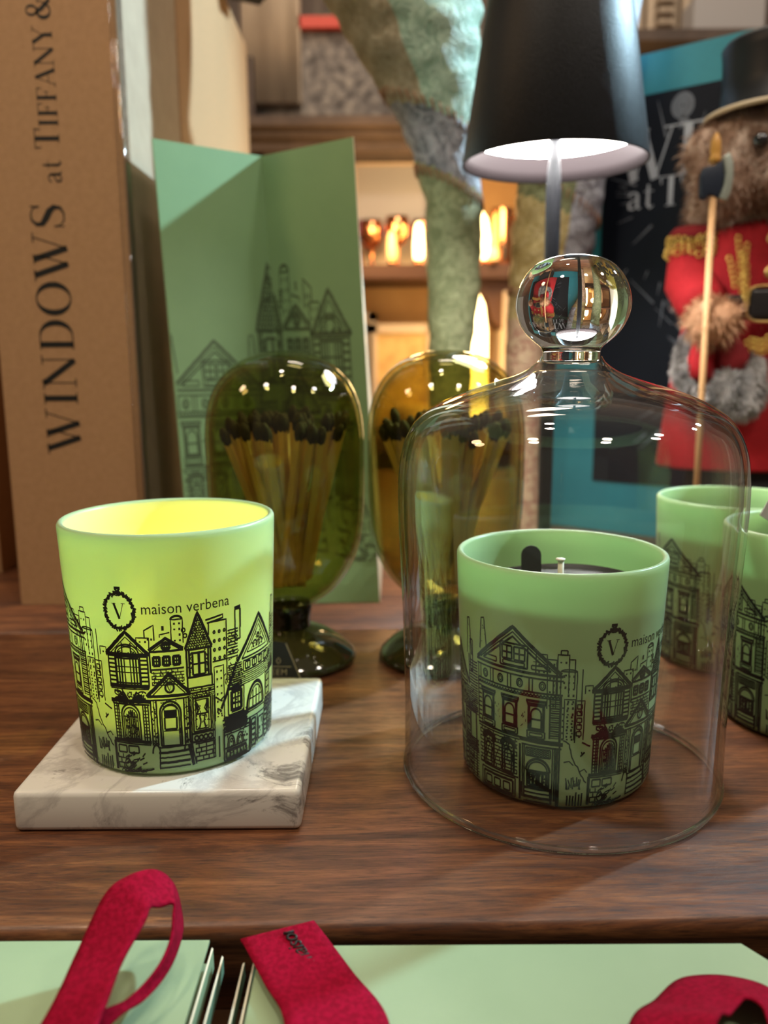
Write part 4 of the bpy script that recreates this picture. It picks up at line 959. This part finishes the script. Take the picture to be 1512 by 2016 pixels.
for sgn in (-1, 1):
    q = [(sgn*.045,.004,.246), (sgn*.0585,.000,.236), (sgn*.0600,-.006,.216), (sgn*.0575,-.020,.203), (sgn*.0570,-.030,.197)]
    MB().tube(q, [.012,.0170,.0185,.0180,.0165], M['redfelt'], 20).build('sleeve', bear)
    g_ = MB(); rg = random.Random(9)
    for k in range(22):
        q_ = 2*PI*k/22; cx_, cy_ = sgn*.0575+.0185*math.cos(q_), -.002+.0185*math.sin(q_)
        for j in range(3):
            n_ = 10; r_ = .0021; zz = .249-j*.0046-rg.uniform(0,.004)
            g_.tube([(cx_+rg.uniform(-.001,.001)+r_*math.cos(2*PI*i/n_), cy_, zz+r_*1.25*math.sin(2*PI*i/n_)) for i in range(n_+1)], .00055, M['gold'], 5, False)
    g_.lathe([(.0175,.2490),(.0185,.2530),(.015,.2570),(.0,.2580)], M['darkred'], (sgn*.0565,-.001,0), 24); g_.build('gold_epaulette', bear)
# looped gold aiguillette across the chest
ag = MB(); rg = random.Random(11)
for j, (xa, xb, n0, z0) in enumerate(((-.0400,-.0345,11,.2440), (-.0345,-.0310,12,.2390), (-.0460,-.0410,6,.2300), (-.0375,-.0340,9,.2330))):
    for k in range(n0):
        z_ = z0-k*.0036; x_ = xa+(xb-xa)*k/n0+rg.uniform(-.0006,.0006); n_ = 9
        ag.tube([(x_+.0019*math.cos(2*PI*i/n_), -.0385-rg.uniform(0,.0008)-j*.0012, z_+.0023*math.sin(2*PI*i/n_)) for i in range(n_+1)], .00055, M['gold'], 5, False)
ag.build('gold_cord', bear)
hm = MB()
for k in range(30):
    x_ = -.044+k*.0029
    for j in range(3):
        z_ = .1765-abs(x_+.008)*.22-j*.0036+.0016*math.sin(k*1.3); n_ = 9
        hm.tube([(x_+.0022*math.cos(2*PI*i/n_), -.0425+.16*(x_/.06)**2*.05-j*.0006, z_+.0018*math.sin(2*PI*i/n_)) for i in range(n_+1)], .0006, M['gold'], 5, False)
hm.build('gold_hem_braid', bear)
bl = MB().lathe([(.0600,.1900),(.0615,.1905),(.0617,.2060),(.0600,.2065)], M['leather'], n=48); bl.v = [(x, y*.62+.004, z) for x, y, z in bl.v]; bl.build('belt', bear)
bk = MB(); bk.box((-.014,-.0385,.1990), (.032,.004,.022), M['leather']); o = bk.build('buckle', bear, True); bev(o, .0035, 3)
fr = MB(); fr.tube([(-.014+.0175*math.copysign(abs(math.cos(q_))**.5, math.cos(q_)), -.0402, .1990+.0125*math.copysign(abs(math.sin(q_))**.5, math.sin(q_))) for q_ in [2*PI*i/32 for i in range(33)]], .0010, M['brass'], 8, False); fr.build('buckle_frame', o)
for x_ in (-.0145, .0145):
    for z_ in (.2440, .2210):
        MB().sphere((x_, -.0375, z_), (.0052,.0026,.0052), M['brass'], 16, 10).build('button', bear)
hat = MB().lathe([(.046,.3370),(.0480,.3345),(.0540,.3320),(.0548,.3330),(.0540,.3345),(.0480,.3368),(.0440,.3385),(.0430,.3560),(.0435,.3740),(.0445,.3810),(.0425,.3838),(.0,.3860)], M['hat'], (0,0,0), 64)
hat.lathe([(.0536,.3312),(.0556,.3324),(.0545,.3348),(.0520,.3335)], M['goldband'], n=64, closed=True); o = hat.build('top_hat', bear); o.location = (.002, -.002, .000)
for x_ in (-.0300, .0300): MB().sphere((x_, -.0410, .3080), (.0056,.0050,.0056), M['eye'], 18, 12).build('eye', bear)
MB().sphere((0, -.0685, .293), (.0075,.0050,.0055), M['eye'], 18, 12).build('nose', bear)
tr = MB().lathe([(0,.118),(.040,.118),(.047,.09),(.048,.04),(.046,.028),(0,.028)], M['blackfelt'], n=40); tr.v = [(x*1.05, y*.8+.004, z) for x, y, z in tr.v]; tr.build('black_trousers', bear)
mf = MB(); mf.sphere((-.0400,-.044,.140), (.0125,.011,.014), M['greyfur'], 18, 12); mf.sphere((-.034,-.044,.130), (.013,.011,.010), M['greyfur'], 18, 12); mf.sphere((-.0260,-.044,.150), (.0060,.008,.014), M['greyfur'], 18, 12); mf.sphere((-.0250,-.044,.138), (.009,.008,.009), M['greyfur'], 18, 12)
fur(remesh(mf, 'muff', .003, M['greyfur']), [M['greyfur']], .0065, 3600, .0005, 4).build('fur_trim', bear)['label'] = 'pale grey fur trim on the lower coat'
mf = MB(); mf.tube([(-.066,-.026,.180),(-.072,-.030,.166),(-.0745,-.034,.150),(-.070,-.038,.140),(-.060,-.040,.136),(-.052,-.042,.134)], [.003,.0035,.004,.0045,.005,.005], M['greyfur'], 12)
fur(remesh(mf, 'trim', .003, M['greyfur']), [M['greyfur']], .0060, 3000, .0005, 5).build('fur_trim', bear)['label'] = 'dark grey fur edging on the side of the coat'
cf = MB(); cf.tube([(-.056,-.030,.176),(-.060,-.033,.160),(-.060,-.036,.146)], [.008,.010,.010], M['redfelt'], 18); cf.tube([(-.042,-.036,.172),(-.037,-.040,.160),(-.036,-.041,.152)], [.009,.011,.009], M['darkred'], 18); cf.build('coat_flap_and_shade', bear)  # dark red tube stands in for shade on the coat
# halberd, standing on the counter and gripped by the bear's paw
hal = empty('toy_halberd', (.2235, .5800, .0), 'toy halberd with pale wooden pole and blue and silver axe head held by the bear', 'toy weapon')
def H(x, y, z): return (x-.2235, y-.5800, z)
MB().tube([H(.2235,.580,.0008), H(.2222,.580,.292)], .0022, M['dowel'], 16).build('pole', hal)
MB().lathe([(.0026,0),(.0038,.001),(.0038,.0035),(.0030,.005),(.0036,.008),(.0030,.014),(.0014,.0185),(0,.0195)], M['tip'], H(.2222,.580,.2905), 20).build('spear_tip', hal)
DX, DZ, F_ = .2222, .2790, .86
ax = MB(); ax.prism([(DX+(x-.2510)*F_, DZ+(z-.2900)*F_) for x, z in [(.2405,.2780),(.2400,.2925),(.2420,.3000),(.2500,.3015),(.2555,.3060),(.2580,.2950),(.2570,.2860),(.2545,.2770),(.2470,.2800),(.2440,.2755)]], .5770, .5830, M['axeblue'], lambda v: H(*v)); o = ax.build('axe_head', hal, False); bev(o, .0010, 2)
ax = MB(); ax.prism([(DX+(x-.2510)*F_, DZ+(z-.2900)*F_) for x, z in [(.2545,.2770),(.2580,.2860),(.2585,.2960),(.2558,.3070),(.2610,.3110),(.2645,.3030),(.2650,.2920),(.2635,.2810),(.2605,.2745)]], .5766, .5834, M['axesilver'], lambda v: H(*v)); o = ax.build('axe_blade', hal, False); bev(o, .0010, 2)

# ------------------------------------------------------------------ gift bags lying on the lower ledge, with ribbon handles
def flat_bag(loc, w_, dep, label, corner=False):
    t = empty('gift_bag', (*loc, -.0085), label, 'gift bag', 'gift bags on the lower ledge')
    del t['group']
    x0, x1 = -w_/2, w_/2
    out = [(x0,-dep), (x1,-dep)] + ([(x1+.0050,-dep), (x1+.0046,-.0070), (x1,-.0003)] if corner else [(x1,0)]) + [(x0,0)]
    def plate(z0, z1, pts, m): 
        n = len(pts); mb = MB(); mb.add([(x,y,z0) for x, y in pts]+[(x,y,z1) for x, y in pts], [tuple(range(n))[::-1], tuple(range(n,2*n))]+[(i,(i+1)%n,(i+1)%n+n,i+n) for i in range(n)], m, True); return mb
    plate(.0077, .0085, out, M['bagtop']).build('front_panel', t, False)
    e_ = MB()
    for pt in (out[2:4],): 
        pass
    plate(.0002, .0010, [(x*1.0, y) for x, y in out], M['bagtop']).build('back_panel', t, False)
    for sgn in (-1, 1):
        xs = x1 if sgn > 0 else x0
        for k, (dx, z_) in enumerate(((.0009,.0074), (.0040,.0060))):
            g_ = MB(); X = xs+sgn*dx
            g_.add([(X,-dep,.0012),(X,-.0016*(k+1),.0012),(X,-.0016*(k+1),z_),(X,-dep,z_), (X+sgn*.0005,-dep,.0012),(X+sgn*.0005,-.0016*(k+1)-.0006,.0012),(X+sgn*.0005,-.0016*(k+1)-.0006,z_),(X+sgn*.0005,-dep,z_)],
                   [(0,1,2,3),(4,7,6,5),(0,4,5,1),(0,3,7,4)], M['baggus'] if k else M['bagtop'], True)
            g_.add([(X,-dep,z_),(X,-.0016*(k+1),z_),(X+sgn*.0005,-.0016*(k+1)-.0006,z_),(X+sgn*.0005,-dep,z_),(X,-.0016*(k+1),z_-.004),(X+sgn*.0005,-.0016*(k+1)-.0006,z_-.004)], [(0,1,2,3),(1,4,5,2)], M['bagin'], True)
            g_.build('gusset_fold', t, False)
    return t
def ribbon(t, pairs, label=None, text=None, n=10):
    """ribbon through pairs of edge points (world), smoothed"""
    loc = t.location
    def cr(p0, p1, p2, p3, q): return [.5*((2*p1[i])+(-p0[i]+p2[i])*q+(2*p0[i]-5*p1[i]+4*p2[i]-p3[i])*q*q+(-p0[i]+3*p1[i]-3*p2[i]+p3[i])*q**3) for i in range(3)]
    A_, B_ = [p[0] for p in pairs], [p[1] for p in pairs]; rows = []; m_ = len(pairs)
    for i in range(m_-1):
        for k in range(n):
            q = k/n; f = lambda S: cr(S[max(0,i-1)], S[i], S[i+1], S[min(m_-1,i+2)], q); rows.append((f(A_), f(B_)))
    rows.append((A_[-1], B_[-1])); ns = 8; vs = []; fs = []
    for a_, b_ in rows:
        a_, b_ = Vector(a_)-loc, Vector(b_)-loc
        for k in range(ns+1): vs.append(a_+(b_-a_)*k/ns)
    for i in range(len(rows)-1):
        for k in range(ns): q = i*(ns+1)+k; fs.append((q, q+1, q+ns+2, q+ns+1))
    mb = MB().add(vs, fs, M['ribbon'])
    if text:
        for f_, co in text: mb.add(co, f_, M['ink'])
    o = mb.build('ribbon_handle', t); so = o.modifiers.new('thickness', 'SOLIDIFY'); so.thickness = .0007; so.offset = 0
    if label: o['label'] = label
    return o
b1 = flat_bag((-.1100, .2070), .120, .105, 'pale green gift bag lying at the bottom left with a looped crimson ribbon handle')
ribbon(b1, [((-.088,.140,.0012),(-.070,.134,.0012)), ((-.0790,.1650,.0116),(-.0641,.1600,.0160)), ((-.0778,.1830,.0146),(-.0639,.1760,.0180)), ((-.0747,.1960,.0216),(-.0611,.1860,.0214)), ((-.0697,.2000,.0245),(-.0607,.1900,.0225)),
            ((-.0630,.2030,.0245),(-.0590,.1930,.0205)), ((-.0585,.2040,.0195),(-.0562,.1950,.0200)), ((-.0565,.2030,.0115),(-.0558,.1930,.0180)), ((-.0550,.1970,.0094),(-.0555,.1880,.0145)), ((-.0554,.1860,.0084),(-.0573,.1810,.0120)), ((-.0584,.1760,.0082),(-.0622,.1735,.0103)), ((-.0638,.1680,.0088),(-.0702,.1655,.0108)), ((-.074,.152,.0030),(-.086,.148,.0050))], 'crimson ribbon standing up in a twisted loop')
b2 = flat_bag((.0318, .2045), .134, .105, 'wide pale green gift bag at the bottom centre with two crimson ribbon handles', True)
vs, fs = font_text('maison', 5.2, .95)
A0, A1 = Vector((-.0194,.2060,.0052)), Vector((-.0397,.2020,.0028)); D_ = (Vector((-.0090,.1920,.0011))-Vector((-.0194,.2060,.0052))).normalized(); E_ = (A1-A0).normalized(); 
nn = E_.cross(D_).normalized(); nn = nn if nn.z > 0 else -nn
wmax = max(v.x for v in vs)
# lettering runs up the strap and folds under at its end
pts = [A0 + E_*(.0070+v.y*1e-3*1.25) + D_*(.0125-v.x*1e-3*.95) + nn*.0011 - b2.location for v in vs]
fk = [f for f in fs if all(.0125-vs[i].x*.95e-3 > .0002 for i in f)]
ribbon(b2, [((-.0240,.1500,.0012),(.0020,.1500,.0012)), ((-.0248,.1730,.0034),(.0003,.1760,.0012)), ((-.0317,.1870,.0030),(-.0090,.1920,.0016)), ((-.0397,.2020,.0028),(-.0194,.2060,.0052)), ((-.0398,.2024,.0022),(-.0196,.2063,.0044)), ((-.0340,.1960,.0010),(-.0150,.1990,.0014))], 'flat crimson ribbon strap with dark lettering at its folded end', [(fk, pts)])
ribbon(b2, [((.0480,.1500,.0010),(.0640,.1500,.0060)), ((.0574,.1700,.0055),(.0733,.1600,.0144)), ((.0668,.1800,.0031),(.0765,.1640,.0135)), ((.0744,.1870,.0025),(.0790,.1660,.0114)), ((.0815,.1900,.0016),(.0828,.1705,.0096)), ((.0901,.1900,.0012),(.0859,.1730,.0097)), ((.0980,.1860,.0012),(.0885,.1715,.0094)), ((.1010,.1760,.0012),(.0878,.1655,.0100)), ((.1010,.1550,.0012),(.0850,.1500,.0060))], 'crimson ribbon arched low over the bag at the bottom right')
flat_bag((.1670, .1985), .112, .10, 'sliver of a pale green gift bag at the bottom right corner of the view')
for b_, lab in ((b1,0),): pass

# ------------------------------------------------------------------ shop background: mantel shelving, copper cups, glows
mt = empty('mantel_shelf', (.12, 1.55, -.85), 'weathered carved mantel and shelving against the far wall', 'shelf unit')
def Q(x, y, z): return (x-.12, y-1.55, z+.85)
def part(name, parts, mat_, smooth=False, lab=None):
    mb = MB()
    for c_, d_ in parts: mb.box(Q(*c_), d_, mat_)
    o = mb.build(name, mt, smooth); 
    if lab: o['label'] = lab
    return o
part('ledge', [((.08,1.53,.553),(.78,.20,.014)), ((.08,1.53,.540),(.74,.17,.014)), ((.08,1.53,.524),(.68,.14,.02))], M['mantel'])
part('carved_frieze', [((.04,1.56,.640),(.62,.08,.160))], M['frieze'])
fc = MB()
for k in range(9): fc.tube([Q(-.228+k*.0105,1.50,.60), Q(-.228+k*.0105,1.50,.95)], .0048, M['column'], 10)
fc.box(Q(-.186,1.515,.78), (.10,.02,.36), M['column']); fc.build('fluted_column', mt)
fc = MB()
for k in range(9): fc.tube([Q(.425+k*.022,1.70,.2), Q(.425+k*.022,1.70,1.2)], .009, M['column'], 10)
fc.box(Q(.51,1.73,.7), (.24,.03,1.0), M['column'])
for k in range(34): fc.box(Q(.535,1.685,.45+k*.02), (.03,.02,.010), M['column'])
fc.build('fluted_column', mt)
cb = MB(); cb.prism([(-.20,.52),(-.20,.30),(-.155,.30),(-.150,.40),(-.120,.46),(-.085,.515),(-.085,.52)], 1.47, 1.55, M['mantel'], lambda v: Q(*v)); cb.build('corbel', mt, False)
part('upright', [((-.235,1.56,-.09),(.04,.14,1.52))], M['mantel']); part('upright', [((.36,1.56,-.09),(.04,.14,1.52))], M['mantel'])
part('shelf_board', [((.06,1.52,.3145),(.56,.18,.022))], M['darkwood']); part('shelf_board', [((.06,1.52,.02),(.56,.18,.022))], M['darkwood'])
part('back_board', [((.06,1.625,.18),(.56,.012,.72))], M['amberwall'], lab='amber-lit back board')
cb = MB(); cb.prism([(.165,.303),(.165,.285),(.180,.270),(.190,.235),(.210,.215),(.222,.235),(.226,.303)], 1.45, 1.55, M['darkwood'], lambda v: Q(*v)); cb.build('corbel', mt, False)
# red lacquer tray on ledge top of frieze
tag(MB().box((0,0,0), (.105,.05,.018), M['redlac']).build('lacquer_tray', None, False, (-.088, 1.53, .729)), 'red lacquer tray lying on top of the carved frieze', 'tray')
gr = empty('potted_sprig', (-.05, 1.545, .7385), 'dark green sprig lying on the red lacquer tray', 'plant')
gr.location = (-.06, 1.53, .738)
gm = MB(); rg = random.Random(4)
for k in range(60):
    q_ = rg.uniform(0, 2*PI); e_ = rg.uniform(.1, 1.2); l = rg.uniform(.02, .05); gm.tube([(0,0,.002), (l*.6*math.cos(q_)*math.cos(e_), l*.4*math.sin(q_), l*.4*math.sin(e_)+.002), (l*math.cos(q_), l*.4*math.sin(q_), l*.55*math.sin(e_)+.002)], [.002,.0022,.0004], M['baggus'], 5)
gm.build('foliage', gr)
# framed print leaning on the shelf
fp = empty('framed_print', (.018, 1.555, .3255), 'bleached wooden frame with a grey print leaning behind the copper cups', 'picture frame')
fm = MB()
for c_, d_ in (((0,0,.190),(.150,.014,.012)), ((0,0,.056),(.150,.014,.012)), ((-.069,0,.123),(.012,.014,.146)), ((.069,0,.123),(.012,.014,.146))): fm.box(c_, d_, M['frame'])
fm.box((0,0,.025),(.150,.014,.050),M['frame']); fm.build('frame', fp, False); MB().box((0,.003,.123), (.130,.004,.130), M['paper']).build('print', fp, False)
pl = MB(); rg = random.Random(8)
for k in range(9): pl.sphere((rg.uniform(-.012,.012), rg.uniform(-.01,.01), .070+rg.uniform(-.012,.014)), .011, M['plum'], 12, 8)
pl.tube([(0,0,.001),(0,0,.060)], .003, M['plum'], 8); pl.lathe([(0,.001),(.014,.001),(.015,.004),(.012,.03),(.0105,.032),(0,.030)], M['copper'], n=20)
tag(pl.build('dried_flower_pot', None, True, (-.048, 1.515, .3255)), 'plum coloured dried flowers in a small pot beside the tall green bag', 'plant')
def cup(name, x, y, h, r, mat_, label, cat, grp=None, stem=True, z=.3255):
    t_ = empty(name, (x, y, z), label, cat, grp)
    if stem:
        MB().lathe([(0,.0003),(r*.75,.0003),(r*.7,.003),(r*.16,.008),(r*.13,h*.36),(r*.2,h*.42)], mat_, n=28).build('foot', t_)
        MB().lathe([(0,h*.40),(r*.55,h*.46),(r*.95,h*.62),(r,h*.80),(r*.93,h),(r*.88,h),(r*.94,h*.80),(r*.88,h*.63),(r*.4,h*.49),(0,h*.47)], mat_, n=32).build('bowl', t_)
    else:
        MB().lathe([(0,.0003),(r*.85,.0003),(r,.008),(r*1.02,h*.5),(r*.92,h*.96),(r*.94,h),(r*.88,h),(r*.86,h*.95),(r*.95,h*.5),(r*.9,.012),(0,.010)], mat_, n=32).build('bowl', t_)
        MB().tube([(r*.95,0,h*.85),(r*1.5,0,h*.8),(r*1.6,0,h*.5),(r*1.4,0,h*.25),(r*.98,0,h*.2)], .0028, mat_, 8).build('handle', t_)
    return t_
cup('copper_goblet', -.018, 1.500, .082, .020, M['copper'], 'copper goblet beside the upper right edge of the tall green bag', 'goblet', 'copper goblets on the far shelf')
cup('copper_goblet', .026, 1.488, .086, .021, M['copper'], 'copper goblet in the middle of the gap between the green bag and patchwork leg', 'goblet', 'copper goblets on the far shelf')
cup('copper_goblet', .070, 1.500, .082, .020, M['copper'], 'copper goblet against the left side of the front patchwork leg', 'goblet', 'copper goblets on the far shelf')
cup('copper_mug', .208, 1.488, .098, .021, M['copper'], 'copper mug at the right of the glowing lantern on the far shelf', 'mug', stem=False)
def lantern(x, y, z, r, h, label, m=M['glowwarm'], name='glass_lantern'):
    t_ = empty(name, (x, y, z), label, 'lantern')
    MB().lathe([(0,.0003),(r*.9,.0003),(r*.95,.004),(r*.85,.010),(0,.010)], M['copper'], n=28).build('base', t_)
    MB().lathe([(r*.7,.010),(r*.95,h*.2),(r,h*.5),(r*.8,h*.85),(r*.45,h),(0,h*1.01)], m, n=28).build('globe', t_)
lantern(.158, 1.470, .3255, .027, .092, 'bright glowing lantern on the far shelf between the two patchwork legs')
lantern(.062, 1.452, .3255, .009, .070, 'small amber glow light at the left edge of the front patchwork leg', M['glowwarm'], 'tealight_lantern')
lantern(.016, 1.440, .3255, .008, .055, 'small amber glow light in front of the middle copper goblet', M['glowamber'], 'tealight_lantern')
lantern(.186, 1.430, .3255, .009, .026, 'tiny amber tealight at the foot of the copper mug', M['glowamber'], 'tealight_lantern')
# lower shelf goods
def pillar(x, y, z, r, h, label): 
    t_ = empty('pillar_candle_lamp', (x, y, z), label, 'lamp'); MB().lathe([(0,.0003),(r*1.15,.0003),(r*1.1,.008),(r,.01),(0,.01)], M['copper'], n=24).build('base', t_)
    MB().lathe([(r*.9,.01),(r,.03),(r*.9,h*.75),(r*.55,h*.93),(0,h)], M['glowwarm'], n=24).build('shade', t_)
pillar(.163, 1.43, .0315, .0165, .245, 'tall glowing yellow lamp on the lower far shelf between the patchwork legs')
tag(MB().box((0,0,.125), (.012,.13,.25), M['frame']).build('leaning_plank', None, False, (.212, 1.49, .0315)), 'upright pale wooden plank beside the tall glowing lamp on the lower shelf', 'plank')
for i, (x_, z_, w_, h_, rr, lab) in enumerate(((.030,.0315,.13,.20,12,'framed board coloured yellow-lit leaning on the lower far shelf behind the match holders'), (-.035,.0315,.05,.22,-8,'narrow board coloured yellow-lit leaning beside the tall green bag on the lower shelf'))):
    t_ = empty('yellow_lit_board', (x_, 1.50, z_), lab, 'picture frame'); mb = MB()
    for c_, d_ in (((0,0,h_-.008),(w_,.012,.016)), ((0,0,.008),(w_,.012,.016)), ((-w_/2+.008,0,h_/2),(.016,.012,h_)), ((w_/2-.008,0,h_/2),(.016,.012,h_))): mb.box(c_, d_, M['frame'])
    mb.build('frame', t_, False); MB().box((0,.003,h_/2), (w_-.02,.004,h_-.02), M['basket']).build('board', t_, False)
bs = MB().lathe([(0,.0003),(.045,.0003),(.055,.03),(.056,.06),(.050,.062),(.048,.03),(.03,.012),(0,.010)], M['basket'], n=32); tag(bs.build('woven_bowl', None, True, (.075, 1.455, .0315)), 'shallow golden bowl on the lower far shelf behind the right match holder', 'bowl')
tag(MB().box((0,0,.024), (.11,.05,.048), M['greycard']).build('grey_card_box', None, False, (.535, 1.40, .662)), 'grey card box above the top edge of the teal book', 'box')
tag(MB().box((0,0,0), (.34,.12,.016), M['mantel']).build('wall_shelf', None, False, (.56, 1.42, .653)), 'short weathered shelf on the right above the teal book', 'shelf')
bpy.context.view_layer.update()
